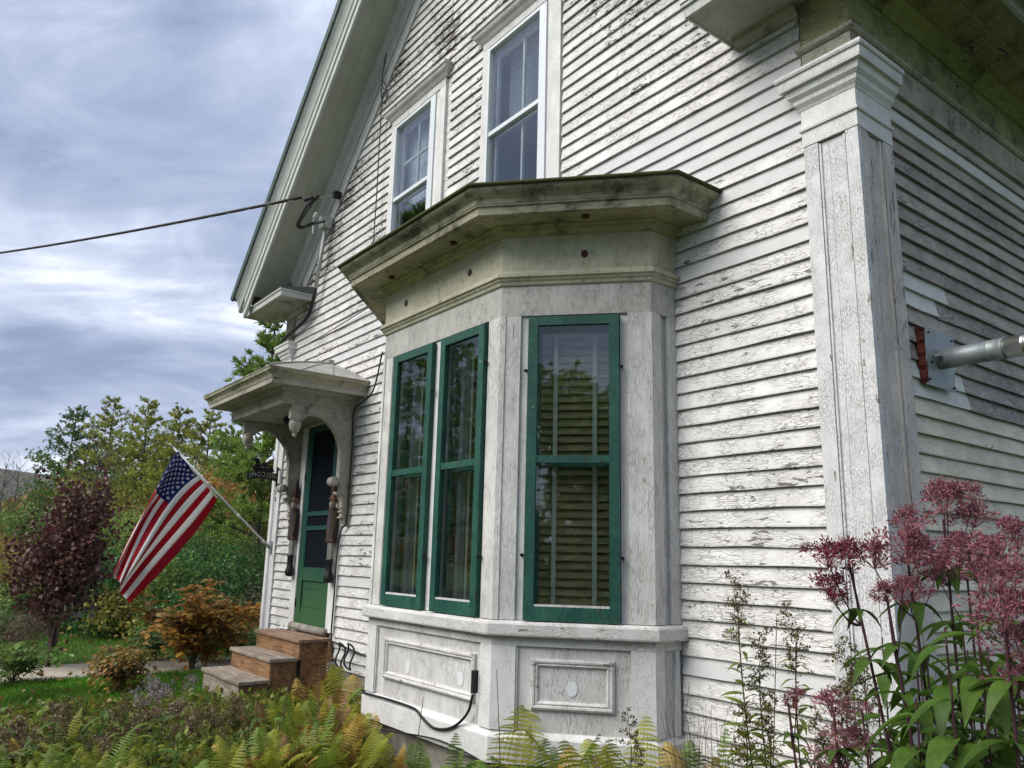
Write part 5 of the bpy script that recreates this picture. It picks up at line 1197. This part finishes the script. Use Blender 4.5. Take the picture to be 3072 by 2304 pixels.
# ================================================================== FERNS
def frond_mesh(name, mat, Lf, seed, arch, npair=22, width=.17):
    r = np.random.default_rng(seed); V = []; F = []
    s = np.linspace(0, 1, npair+4); y = Lf*(s*.36+.34*np.sin(s*arch)/arch); z = Lf*(.98*s-.33*s**2*arch)
    pts = np.stack([.03*Lf*np.sin(3*s+seed), y, z], 1)
    tv, tf = np_tube(pts, .0035, .0012, 3); V.append(tv); F.append(tf); n = len(tv)
    for i in range(3, npair+3):
        f = (i-3)/npair; w = Lf*width*(math.sin(math.pi*min(1, (f*.86+.14)))**.8)*(1-.35*f)+.01
        T = unit(pts[i+0]-pts[i-1])
        for sg_ in (-1, 1):
            side = np.array([sg_, 0.0, 0]); d = unit(side+T*.35+np.array([0, 0, -.18])+r.normal(size=3)*.06); up = np.cross(d, T)
            m_ = 6; hw = Lf/npair*.36
            qq = np.linspace(0, 1, m_+1)[:, None]; ax = pts[i]+d*w*qq+np.array([0, 0, -.22])*w*qq**2
            for s2 in (-1, 1):       # serrated half of one pinna
                vs = []
                for k in range(m_+1):
                    h_ = hw*(1-.8*k/m_)*(1-.25*(k == 0)); vs += [ax[k], ax[k]+T*s2*h_*.42+d*.1*h_, ax[k]+(T*s2+d*.45)*h_*1.05]
                V.append(np.array(vs))
                F.append(np.array([[n+3*k, n+3*k+3, n+3*k+4, n+3*k+2] for k in range(m_)])); n += len(vs)
    return np_mesh(name, np.concatenate(V), np.concatenate(F), mat)
FERNC = {'green': L('fern_green', [(.10, .18, .022), (.15, .22, .028), (.08, .15, .022)], trans=.4), 'lime': L('fern_lime', [(.24, .26, .03), (.30, .30, .04), (.18, .23, .03)], trans=.45),
         'gold': L('fern_gold', [(.42, .28, .05), (.48, .35, .08), (.34, .20, .04)], trans=.4), 'brown': L('fern_brown', [(.15, .075, .03), (.20, .11, .045), (.11, .05, .025)], trans=.3)}
FROND = {c: [frond_mesh('frond', m_, 1.0, 10*i+j, 1.0+.35*i) for i in range(3)] for j, (c, m_) in enumerate(FERNC.items())}
def fern(loc, H, col, label, group=None, nf=8, az=None, spread=1.0):
    t = thing('fern', label, 'fern', loc, group)
    for i in range(nf):
        o = link('frond', random.choice(FROND[col if random.random() < .85 else random.choice(['green', 'lime', 'gold', 'brown'])]), t)
        a = (2*math.pi*i/nf+random.uniform(-.4, .4)) if az is None else az+random.uniform(-1.0, 1.0)
        s = H*random.uniform(.8, 1.2)*1.62
        tl = random.uniform(.1, .5)/spread
        o.rotation_euler = (tl, random.uniform(-.25, .25), a); o.scale = (s, s*spread, s)
    return t
def fl(where, c): return {'green': 'green', 'lime': 'yellow-green', 'gold': 'golden', 'brown': 'withered brown'}[c]+' fern '+where
# mass of ferns between the steps and the bay
cells = [(-5.0, -.35), (-5.2, -.75), (-4.9, -.95), (-4.7, -.55), (-5.4, -1.1), (-5.0, -1.3), (-4.6, -1.05), (-5.6, -.5)]
for i in range(30):
    u = random.uniform(800, 1075); v = random.uniform(2130, 2330); z = .22
    p = at(u, v, 'z', z)
    if p[1] > -.25: p[1] = -.25-random.random()*.5
    c = random.choice(['lime', 'lime', 'green', 'gold', 'brown'])
    fern((max(-5.75, p[0]), min(p[1], -.2) if p[0] < -4.5 else min(p[1], -1.0), 0), random.uniform(.24, .36), c, fl('in the thick stand '+('beside the steps' if u < 900 else 'beside the bay')+(', front row' if v > 2230 else ', back row'), c), 'ferns between the steps and the bay', 9)
for i in range(20):
    u = random.uniform(-20, 760); v = random.uniform(2250, 2440); p = at(u, v, 'z', .2)
    c = random.choice(['lime', 'green', 'green', 'lime'])
    fern((p[0], p[1], 0), random.uniform(.20, .30), c, fl(zone(u), c), 'ferns in the front bed', 8)
for i in range(8):
    u = random.uniform(760, 1000); d = random.uniform(4.2, 5.4); p = atd(u, 2290, d)
    c = random.choice(['lime', 'lime', 'green', 'gold']); fern((p[0], min(p[1], -1.05), 0), random.uniform(.26, .40), c, fl('crowding the foot of the bay front', c), 'ferns at the foot of the bay', 8)
def fern_at(u, vtop, d, c, lab, nf=5, sp=.6, az=None):
    p = atd(u, vtop, d); return fern((p[0], p[1], 0), max(.22, p[2]*(.64 if c == 'gold' else .80)), c, lab, None, nf, az, sp)
fern_at(1555, 2080, 4.25, 'lime', 'single upright yellow-green fern in front of the bay corner', 3, .32)
fern_at(1750, 2160, 4.0, 'gold', 'golden fern right of the upright one, below the near bay panel', 5, .5)
fern_at(1905, 2080, 4.0, 'lime', 'tall light-green fern before the right edge of the near bay face', 4, .35)
fern_at(1660, 2230, 4.1, 'green', 'low green fern below the bay corner', 7, .9)
fern_at(1860, 2235, 3.8, 'lime', 'low yellow-green fern below the near bay panel', 7, .9)
fern_at(2060, 2190, 3.7, 'gold', 'big golden fern drooping right of the bay', 9, 1.0)
fern_at(2010, 2240, 3.5, 'gold', 'second golden fern in front of the first, right of the bay', 8, 1.0)
fern_at(2120, 2230, 3.9, 'green', 'dull green fern behind the golden ferns', 7, .9)
fern_at(1400, 2215, 4.4, 'green', 'feathery green weed clump against the bay foundation', 8, .5)
fern_at(1270, 2225, 4.7, 'green', 'smaller fern against the left part of the bay foundation', 7, .6)
fern_at(1180, 2255, 4.9, 'gold', 'yellow fern at the far foot of the bay foundation', 6, .8)
for u, v, dd, cc, lab in ((975, 1965, 6.5, 'brown', 'tall withered brown fern right of the wooden steps'), (935, 2010, 6.3, 'brown', 'withered fern against the side of the steps'), (890, 2030, 6.1, 'lime', 'yellow-green fern at the near corner of the steps'), (1015, 2000, 6.2, 'gold', 'golden fern under the cable coils'), (1045, 2010, 6.0, 'lime', 'light-green fern beside the far edge of the bay'), (860, 2060, 5.9, 'gold', 'golden fern before the lowest step')):
    fern_at(u, v, dd, cc, lab, 6, .55)
# ================================================================== LEAFY PLANTS
def leaf_mesh(name, mat, w, n=7, droop=.35, fold=.12, seed=0):
    V = []; F = []
    for i in range(n+1):
        s = i/n; ww = w*math.sin(math.pi*min(.999, s**.8*.97+.03))**.9*(1-.25*s); z = -droop*s*s+.12*s
        y = s*(1-.12*droop)
        V += [(-ww, y, z+fold*ww*1.2+.01*math.sin(9*s+seed)), (0, y, z-fold*ww*.4), (ww, y, z+fold*ww*1.2+.01*math.cos(8*s+seed))]
    for i in range(n):
        k = 3*i; F += [(k, k+1, k+4, k+3), (k+1, k+2, k+5, k+4)]
    return np_mesh(name, V, F, mat, True)
G1 = L('weed_green', [(.15, .22, .032), (.21, .26, .04), (.105, .175, .028)], trans=.4); G2 = L('joe_pye_green', [(.045, .115, .016), (.075, .165, .024), (.11, .20, .03)], trans=.4)
G3 = L('iris_green', [(.018, .06, .022), (.03, .085, .03)], trans=.3)
LANCE = [leaf_mesh('leaf', G1, .125, 6, .5, .2, i) for i in range(3)]; BROADL = [leaf_mesh('leaf', G2, .17, 8, .75, .25, i) for i in range(3)]
BLADE = [leaf_mesh('leaf', G3, .030, 8, .35+.3*i, .3, i) for i in range(3)]; BLADEG = [leaf_mesh('leaf', G1, .030, 8, .5+.4*i, .3, i) for i in range(3)]
STEMM = plain('plant_stem', (.07, .065, .022), .7, 0, .3, 20); STEMP = plain('purple_stem', (.055, .022, .028), .6, 0, .3, 20)
def put_leaf(t, mesh, p, az, pitch, s, roll=0):
    o = link('leaf', mesh, t, loc=tuple(p)); o.rotation_euler = (pitch, roll, az-math.pi/2); o.scale = (s, s, s); return o
GRAINS = L('seed_head', [(.11, .10, .03), (.16, .13, .045), (.08, .075, .025)], trans=.2)
def plume_mesh(name, Lp, mat, seed, nb=11, dens=22, sz=.012):
    r = np.random.default_rng(seed); P = []; lb = []
    for i in range(nb):
        f = i/nb; a = r.uniform(0, 6.28); l = Lp*.42*(1-f*.75); d = np.array([math.cos(a), math.sin(a), .55])
        q = np.array([d*l*s+np.array([0, 0, -.35*l*s*s+f*Lp]) for s in np.linspace(0, 1, 6)]); lb.append(np_tube(q, .0013, .0008, 3))
        P.append(q[r.integers(1, 6, dens)]+r.normal(size=(dens, 3))*.006)
    lb.append(np_tube([(0, 0, z*Lp) for z in np.linspace(0, 1, 4)], .002, .001, 3))
    P = np.concatenate(P); V, F = leaves(P, r.normal(size=P.shape)+np.array([0, 0, .6]), r.uniform(.7, 1.4, len(P))*sz, KITE, KF, rng=r)
    return np_mesh(name, *join(lb+[(V, F)]), mat)
PLUME = [plume_mesh('seed_plume', .20, GRAINS, i) for i in range(3)]
def goldenrod(u, vtop, d, label, nleaf=44, lean=.06, lsize=.15, group='goldenrod stems in front of the clapboards'):
    top = atd(u, vtop, d); t = thing('goldenrod', label, 'weed', (top[0], top[1], 0), group); H = top[2]
    dx, dy = random.uniform(-lean, lean), random.uniform(-lean, lean)
    q = np.array([(dx*(1-s)*1.0, dy*(1-s), s*(H-.14)) for s in np.linspace(0, 1, 9)]); q[:, 0] += .012*np.sin(np.linspace(0, 6, 9))
    put('stem', *np_tube(q, .005, .0028, 6), STEMP if random.random() < .6 else STEMM, t, True)
    for i in range(nleaf):
        s = .18+.80*i/nleaf; p_ = q[0]+(q[-1]-q[0])*s; put_leaf(t, random.choice(LANCE), p_, i*2.4+random.uniform(-.3, .3), random.uniform(.0, .6), lsize*random.uniform(.8, 1.25)*(1.25-.75*s), random.uniform(-.4, .4))
    for i in range(3):
        o = link('seed_plume', random.choice(PLUME), t, loc=tuple(q[-1]-np.array([0, 0, .07*i]))); s = (.9-.08*i); o.scale = (s, s, s); o.rotation_euler = (random.uniform(-.5, .5)*(.4+i*.25), random.uniform(-.5, .5)*(.4+i*.25), random.uniform(0, 6))
    return t
goldenrod(2212, 1735, 3.55, 'tallest goldenrod gone to seed, left of its group', 61)
goldenrod(2275, 1900, 3.5, 'shorter goldenrod just right of the tallest one', 46)
goldenrod(2385, 1830, 3.45, 'goldenrod with a yellow leaf in the middle of the group', 57)
goldenrod(2540, 1935, 3.3, 'bushy goldenrod in front of the pilaster foot', 54)
goldenrod(2590, 1960, 3.25, 'slim goldenrod at the right of the pilaster foot', 43)
goldenrod(2520, 2040, 3.15, 'short goldenrod before the pilaster foot', 39)
goldenrod(1895, 2150, 3.9, 'leafy green shoot before the near bay face', 16, .03, .13)
goldenrod(2310, 2100, 3.2, 'low leafy goldenrod shoot below the tall ones', 20, .06, .13)
goldenrod(2240, 2130, 3.1, 'leafy green shoot at the bottom edge left of the goldenrods', 20, .06, .14)
goldenrod(2440, 2150, 3.0, 'leafy green shoot at the bottom edge under the goldenrods', 20, .06, .14)
# Joe-Pye weed
FLO = L('joe_pye_flower', [(.36, .115, .165), (.48, .22, .27), (.30, .085, .125), (.42, .16, .21), (.24, .115, .10), (.52, .27, .32)], trans=.25, objvar=.2)
FLD = L('joe_pye_dark', [(.19, .03, .06), (.27, .055, .09), (.33, .09, .13)], trans=.25, objvar=.2)
def head_mesh(name, R0, mat, seed, nb=34):
    r = np.random.default_rng(seed); lb = []; P = []; D = []
    for i in range(nb):
        a = r.uniform(0, 6.28); el_ = r.uniform(-.15, 1.45); l = R0*r.uniform(.55, 1.15); d = np.array([math.cos(a)*math.cos(el_), math.sin(a)*math.cos(el_), math.sin(el_)*.72])
        e = d*l; q = np.array([np.array([0, 0, -.35*R0])*(1-s)+e*s for s in np.linspace(0, 1, 4)]); lb.append(np_tube(q, .0013, .0008, 3))
        k = int(r.integers(9, 19)); dd = unit(d+r.normal(size=(k, 3))*.75+np.array([0, 0, .15])); P.append(np.tile(e, (k, 1))+r.normal(size=(k, 3))*.011*R0/.09); D.append(dd)
    P = np.concatenate(P); D = np.concatenate(D)
    spin = np.array([(0, 0, 0), (-.14, .66, 0), (0, 1, 0), (.14, .66, 0), (0, .66, -.14), (0, .66, .14)]); SF = np.array([(0, 1, 2, 3), (0, 4, 2, 5)])
    sz = r.uniform(.7, 1.25, len(P))*.020
    return np_mesh(name, *join(lb+[leaves(P, D, sz, spin, SF, rng=r)]), mat)
HEADS = [head_mesh('flower_head', .085, FLO, i) for i in range(3)]; HEADD = [head_mesh('flower_head', .085, FLD, 7+i) for i in range(2)]
def joepye(base, tip_, heads, label, nwh=6, lsize=.20, dark=False, bare_=0.35):
    """base/tip world points; heads = list of (offset xyz, scale)"""
    t = thing('joe_pye_weed', label, 'flower', (base[0], base[1], 0), 'joe-pye weed by the near corner'); b = np.array([0, 0, 0.0]); e = np.asarray(tip_)-np.array([base[0], base[1], 0])
    q = np.array([b+(e-b)*s+np.array([0, 0, .10*np.linalg.norm(e[:2])*math.sin(math.pi*s)]) for s in np.linspace(0, 1, 10)])
    put('stem', *np_tube(q, .0075, .004, 7), STEMP, t, True)
    for w in range(nwh):
        s = bare_+(.93-bare_)*w/max(1, nwh-1); p_ = q[0]+(q[-1]-q[0])*s; p_ = q[min(9, int(round(s*9)))]
        for k in range(4):
            put_leaf(t, random.choice(BROADL), p_, k*1.571+w*.8+random.uniform(-.3, .3), random.uniform(-.15, .35), lsize*random.uniform(.8, 1.2)*(1.1-.45*s), random.uniform(-.3, .3))
    lb = []
    for off, sc in heads:
        off = np.asarray(off, float); h0 = q[-1]+off
        o = link('flower_head', random.choice(HEADD if dark else HEADS), t, loc=tuple(h0)); sc *= 1.0; o.scale = (sc, sc, sc); o.rotation_euler = (random.uniform(-.35, .35), random.uniform(-.35, .35), random.uniform(0, 6))
        k0 = q[-2]-np.array([0, 0, .05]); lb.append(np_tube(np.array([k0+(h0-np.array([0, 0, .03*sc])-k0)*s+np.array([0, 0, -.02*math.sin(3.14*s)]) for s in np.linspace(0, 1, 5)]), .0028, .0018, 4))
    put('flower_stalk', *join(lb), STEMP, t)
    return t
def hs(*l): # heads given in (right, up, away) offsets
    return [(RGT*a+UPV*b+FWD*c, s) for a, b, c, s in l]
def jp(u, v, d, bu, bd, heads, label, **k):
    tip_ = atd(u, v, d); bs = atd(bu, 2304, bd); return joepye((bs[0], bs[1]), tip_, hs(*heads), label, **k)
jp(2830, 1560, 2.75, 2900, 2.7, [(0, .05, 0, 1.0), (-.09, -.01, .03, .8), (.09, 0, -.02, .8), (.02, .10, .02, .7), (.11, .08, .02, .6), (-.06, -.11, -.03, .8), (.06, -.10, .0, .75)], 'tallest joe-pye weed with layered mauve flower heads', nwh=7)
jp(2720, 1660, 2.65, 2850, 2.6, [(0, 0, 0, 1.15), (-.10, -.03, .02, .9), (.08, -.06, -.02, .9), (.0, -.14, -.02, .8)], 'joe-pye weed with its pink heads in front of the pilaster edge', nwh=6)
jp(2545, 1680, 2.6, 2800, 2.45, [(-.06, .0, 0, .85), (.01, .02, .0, .65), (-.07, -.09, -.02, .75), (-.03, -.14, .02, .5)], 'joe-pye weed leaning left with the darkest small heads', nwh=4, dark=True, bare_=.45, lsize=.15)
jp(2660, 1790, 2.5, 2830, 2.4, [(.0, .0, 0, .6), (.05, .03, 0, .5)], 'small-headed joe-pye weed below the leaning one', nwh=5, lsize=.17)
jp(3000, 1680, 2.2, 3040, 2.1, [(0, 0, 0, .9), (.06, .05, .02, .8), (-.08, .03, .02, .7)], 'joe-pye weed at the right edge with a broad head', nwh=6)
jp(3010, 1860, 2.0, 3060, 1.95, [(0, 0, 0, 1.0), (.05, -.08, 0, .95), (.0, .09, .02, .85), (.06, -.17, -.01, .9)], 'nearest joe-pye weed cut off by the right edge', nwh=5)
jp(2900, 1720, 2.95, 2960, 2.9, [(0, 0, 0, .9), (-.09, -.03, 0, .75), (.08, .02, 0, .7)], 'joe-pye weed behind the tallest one, by the side wall', nwh=6)
jp(2500, 2130, 2.35, 2560, 2.3, [(0, 0, 0, .7), (.04, -.09, 0, .75), (-.01, -.17, 0, .75)], 'short joe-pye weed at the bottom edge before the pilaster', nwh=3, lsize=.14)
jp(2365, 2110, 2.9, 2440, 2.8, [(0, 0, 0, .4), (.03, .03, 0, .35)], 'small dark-headed joe-pye shoot among the goldenrods', nwh=3, dark=True, lsize=.1)
jp(2585, 2125, 3.0, 2640, 2.9, [(0, 0, 0, .35)], 'tiny joe-pye shoot by the iris blades', nwh=3, lsize=.12)
# leafy mass under the joe-pye weed
for i in range(26):
    u = random.uniform(2620, 3120); d = random.uniform(2.1, 3.2); v = random.uniform(1840, 2250); tp = atd(u, v, d)
    t = thing('leafy_weed', ('tall' if v < 2000 else 'middling' if v < 2130 else 'low')+' broad-leaved green weed under the joe-pye flowers, '+('beside the pilaster' if u < 2780 else 'before the side wall' if u < 2960 else 'at the right edge'), 'weed', (tp[0], tp[1], 0), 'leafy weeds under the joe-pye')
    H = tp[2]; put('stem', *np_tube(np.array([(0, 0, s*H) for s in np.linspace(0, 1, 4)]), .005, .003, 5), STEMP, t)
    for k in range(18): put_leaf(t, random.choice(BROADL), (0, 0, H*(.25+.75*k/18)), k*2.4+random.random(), random.uniform(-.2, .4), random.uniform(.13, .22))
# iris blades
def blades(u, vtop, d, n, label, meshes, group=None, name='iris', cat='iris'):
    tp = atd(u, vtop, d); t = thing(name, label, cat, (tp[0], tp[1], 0), group)
    for i in range(n):
        H = tp[2]*random.uniform(.65, 1.1); put_leaf(t, random.choice(meshes), (random.uniform(-.06, .06), random.uniform(-.06, .06), 0), random.uniform(0, 6.28), random.uniform(1.05, 1.5), H)
    return t
blades(2650, 2020, 3.15, 7, 'clump of dark iris blades at the pilaster foot', BLADE)
blades(2720, 2110, 2.9, 8, 'second clump of iris blades right of the pilaster', BLADE)
blades(2560, 2170, 3.1, 6, 'low iris clump left of the pilaster foot', BLADE)
blades(2150, 2170, 3.3, 9, 'clump of grassy blades beside the golden ferns', BLADEG, name='grass_clump', cat='grass clump')
blades(2700, 2200, 2.5, 9, 'bright drooping blades at the bottom right', BLADEG, name='grass_clump', cat='grass clump')
blades(2800, 2230, 2.3, 8, 'long green blades at the bottom right corner', BLADEG, name='grass_clump', cat='grass clump')
blades(330, 2200, 5.0, 7, 'upright green blades in the front bed', BLADEG, name='grass_clump', cat='grass clump')
blades(215, 2210, 4.9, 5, 'leaning green blades at the left of the front bed', BLADEG, name='grass_clump', cat='grass clump')
blades(720, 2175, 5.6, 5, 'thin green blades below the wooden steps', BLADEG, name='grass_clump', cat='grass clump')
# hosta at the left edge
HOS = L('hosta_leaf', [(.10, .16, .03), (.16, .21, .05), (.24, .27, .10)], trans=.35)
HOSM = [leaf_mesh('leaf', HOS, .15, 8, .8, .3, i) for i in range(2)]
for i, (u, v, d) in enumerate(((60, 2060, 5.1), (10, 2110, 4.8), (110, 2120, 5.2))):
    tp = atd(u, v, d); t = thing('hosta', ['striped hosta with arching pale leaves at the left edge', 'hosta nearest the lower left corner', 'hosta right of the other two at the lawn edge'][i], 'hosta', (tp[0], tp[1], 0), 'hostas at the left edge')
    for k in range(11): put_leaf(t, random.choice(HOSM), (random.uniform(-.04, .04), random.uniform(-.04, .04), tp[2]*.35*random.random()), k*.6+random.random(), random.uniform(.6, 1.2), random.uniform(.20, .28))
# bed weeds: small leafy stems, dried seed heads, asters
DRY = L('dried_head', [(.15, .10, .06), (.22, .155, .095), (.28, .20, .13), (.11, .075, .05)], trans=.15)
AST = L('pale_aster', [(.26, .23, .25), (.20, .16, .13), (.32, .29, .33), (.16, .12, .09)], trans=.2)
def clump_mesh(name, R0, mat, seed, n=260, sz=.016):
    r = np.random.default_rng(seed); c = r.normal(size=(14, 3))*R0*np.array([.55, .55, .35]); P = c[r.integers(0, 14, n)]+r.normal(size=(n, 3))*R0*.14
    return np_mesh(name, *leaves(P, r.normal(size=(n, 3)), r.uniform(.6, 1.4, n)*sz, KITE, KF, rng=r), mat)
DRYH = [clump_mesh('seed_head', .085, DRY, i) for i in range(3)]; ASTH = [clump_mesh('flower_head', .075, AST, 5+i, 220, .013) for i in range(2)]
def weed(u, vtop, d, head, label, group, nl=14, ls=.10, leafm=None, cat='weed', nh=3):
    tp = atd(u, vtop, d) if vtop is not None else None
    if tp[2] < .12: tp[2] = .18
    t = thing('weed', label, cat, (tp[0], tp[1], 0), group); H = tp[2]; e = np.array([random.uniform(-.05, .05), random.uniform(-.05, .05), H-.03])
    q = np.array([e*s for s in np.linspace(0, 1, 5)]); lb = [np_tube(q, .004, .0025, 5)]
    for k in range(nl): put_leaf(t, random.choice(leafm or LANCE), e*(.12+.8*k/nl), k*2.4+random.random(), random.uniform(0, .8), ls*random.uniform(.7, 1.3))
    if head:
        for k in range(nh):
            off = e+np.array([random.uniform(-.08, .08), random.uniform(-.08, .08), random.uniform(-.08, .03)])
            o = link('seed_head' if head is DRYH else 'flower_head', random.choice(head), t, loc=tuple(off)); s = random.uniform(.7, 1.1); o.scale = (s, s, s); o.rotation_euler = (random.random(), random.random(), random.random()*6)
            lb.append(np_tube(np.array([e*.7+(off-e*.7)*s2 for s2 in np.linspace(0, 1, 3)]), .002, .0015, 3))
    put('stem', *join(lb), BARK2 if head else STEMM, t); return t
for u, v, d in ((60, 2200, 5.4), (95, 2165, 5.5), (160, 2150, 5.7), (205, 2130, 5.8), (40, 2230, 5.2), (130, 2200, 5.3), (350, 2150, 5.6), (370, 2185, 5.3), (470, 2130, 6.1), (430, 2150, 6.0), (520, 2170, 5.7), (600, 2160, 5.8), (640, 2130, 6.0), (690, 2120, 6.1), (560, 2120, 6.2), (360, 2230, 5.0), (215, 2230, 5.0)):
    weed(u, v, d, DRYH, ('tall' if v < 2155 else 'low')+' brown dried seed head '+zone(u), 'dried seed heads in the front bed')
for u, v, d in ((450, 2045, 6.8), (470, 2065, 6.7), (440, 2080, 6.6), (560, 2035, 7.1), (500, 2095, 6.4)):
    weed(u, v, d, ASTH, 'pale lilac aster clump below the steps', 'fading asters near the steps', cat='flower')
for i in range(80):
    u = random.uniform(-30, 900); d = random.uniform(4.6, 6.3); v = random.uniform(2110, 2300)
    lm = random.choice([LANCE, LANCE, BROADL]); sz_ = random.uniform(.09, .15)
    weed(u, v, d, None, ('small ' if sz_ < .12 else 'big ')+('narrow-leaved' if lm is LANCE else 'broad-leaved')+' green weed '+zone(u), 'leafy weeds in the front bed', 16, sz_, lm)
for i, (u, v, d) in enumerate(((10, 1990, 4.6), (1270, 2090, 4.9), (1490, 2010, 4.5), (2330, 1850, 3.9), (960, 1990, 5.2), (870, 2010, 5.3))):
    tp = atd(u, v, d); o = put('dry_stalk', *np_tube(np.array([(tp[0]+.10*(1-s)*(-1)**i, tp[1], tp[2]*s) for s in np.linspace(0, 1, 6)]), .004, .002, 5), BARK2, None)
    tag(o, ['pale dry stalk leaning at the left edge', 'thin dry stalk before the bay front', 'thin dry stalk at the bay corner', 'dry stalk among the goldenrods', 'dry stalk in front of the wooden steps', 'second dry stalk in front of the steps'][i], 'stalk')
for i, (u, v, d) in enumerate(((2095, 1985, 3.9), (2080, 2060, 3.8), (2130, 2020, 3.8))):
    tp = atd(u, v, d); t = thing('dry_grass', ['tuft of dry brown grass right of the bay', 'lower tuft of dry grass by the golden ferns', 'thin tuft of dry grass before the clapboards'][i], 'grass clump', (tp[0], tp[1], 0), 'dry grass right of the bay'); H = tp[2]
    lb = []
    for k in range(16): lb.append(np_tube(limb((random.uniform(-.05, .05), random.uniform(-.05, .05), 0), (random.uniform(-.25, .25), random.uniform(-.25, .25), 1), H*random.uniform(.6, 1), -.1, 6, .03), .0022, .001, 3))
    put('stem', *join(lb), BARK2, t)
for i in range(18):
    u = random.uniform(120, 800); dd = random.uniform(4.8, 6.2); goldenrod(u, random.uniform(2080, 2200), dd, 'upright leafy stem with a seed plume '+zone(u), 30, .05, .13, 'goldenrod stems in the front bed')
for i in range(22):
    u = random.uniform(-20, 800); v = random.uniform(2230, 2400); p = at(u, v, 'z', .2)
    fern((p[0], p[1], 0), random.uniform(.17, .27), 'lime', 'low lime-green fern under the weeds '+zone(u), 'low ferns in the front bed', 7)
LT = L('fallen_leaf', [(.30, .17, .05), (.22, .10, .03), (.36, .26, .07), (.14, .08, .035)], trans=.2)
n = 700; P = np.stack([RNG.uniform(-14, -4.6, n), RNG.uniform(-4, 1.5, n), np.full(n, .02)], 1); P[:, 2] += RNG.uniform(0, .035, n)
o = put('fallen_leaves', *leaves(P, RNG.normal(size=(n, 3))*np.array([1, 1, .15]), RNG.uniform(.04, .09, n), LEAF6, LF6), LT, None, kind='stuff'); tag(o, 'fallen leaves scattered over the lawn', 'fallen leaves')
# low cover that hides the soil
n = 26000
x = np.concatenate([RNG.uniform(-6.2, -3.9, n//2), RNG.uniform(-4.2, 2.0, n//2)]); y = np.concatenate([RNG.uniform(-3.6, -.2, n//2), RNG.uniform(-2.6, -.95, n//2)])
k = ~((x > -4.4) & (x < -1.25) & (y > -1.0-.0*x)) & ~((x < -5.85) & (y > -1.1))
x, y = x[k], y[k]; P = np.stack([x, y, RNG.uniform(0, .17, len(x))], 1)
o = put('ground_cover', *leaves(P, RNG.normal(size=P.shape)+np.array([0, 0, .5]), RNG.uniform(.03, .075, len(x)), LEAF6, LF6), L('cover', [(.12, .20, .028), (.18, .24, .035), (.24, .22, .04), (.075, .13, .022), (.18, .12, .04)], trans=.35), None, kind='stuff'); tag(o, 'low tangled ground cover between the taller bed plants', 'ground cover')
for o in bpy.data.objects:
    if o.type == 'EMPTY': o.empty_display_size = .05
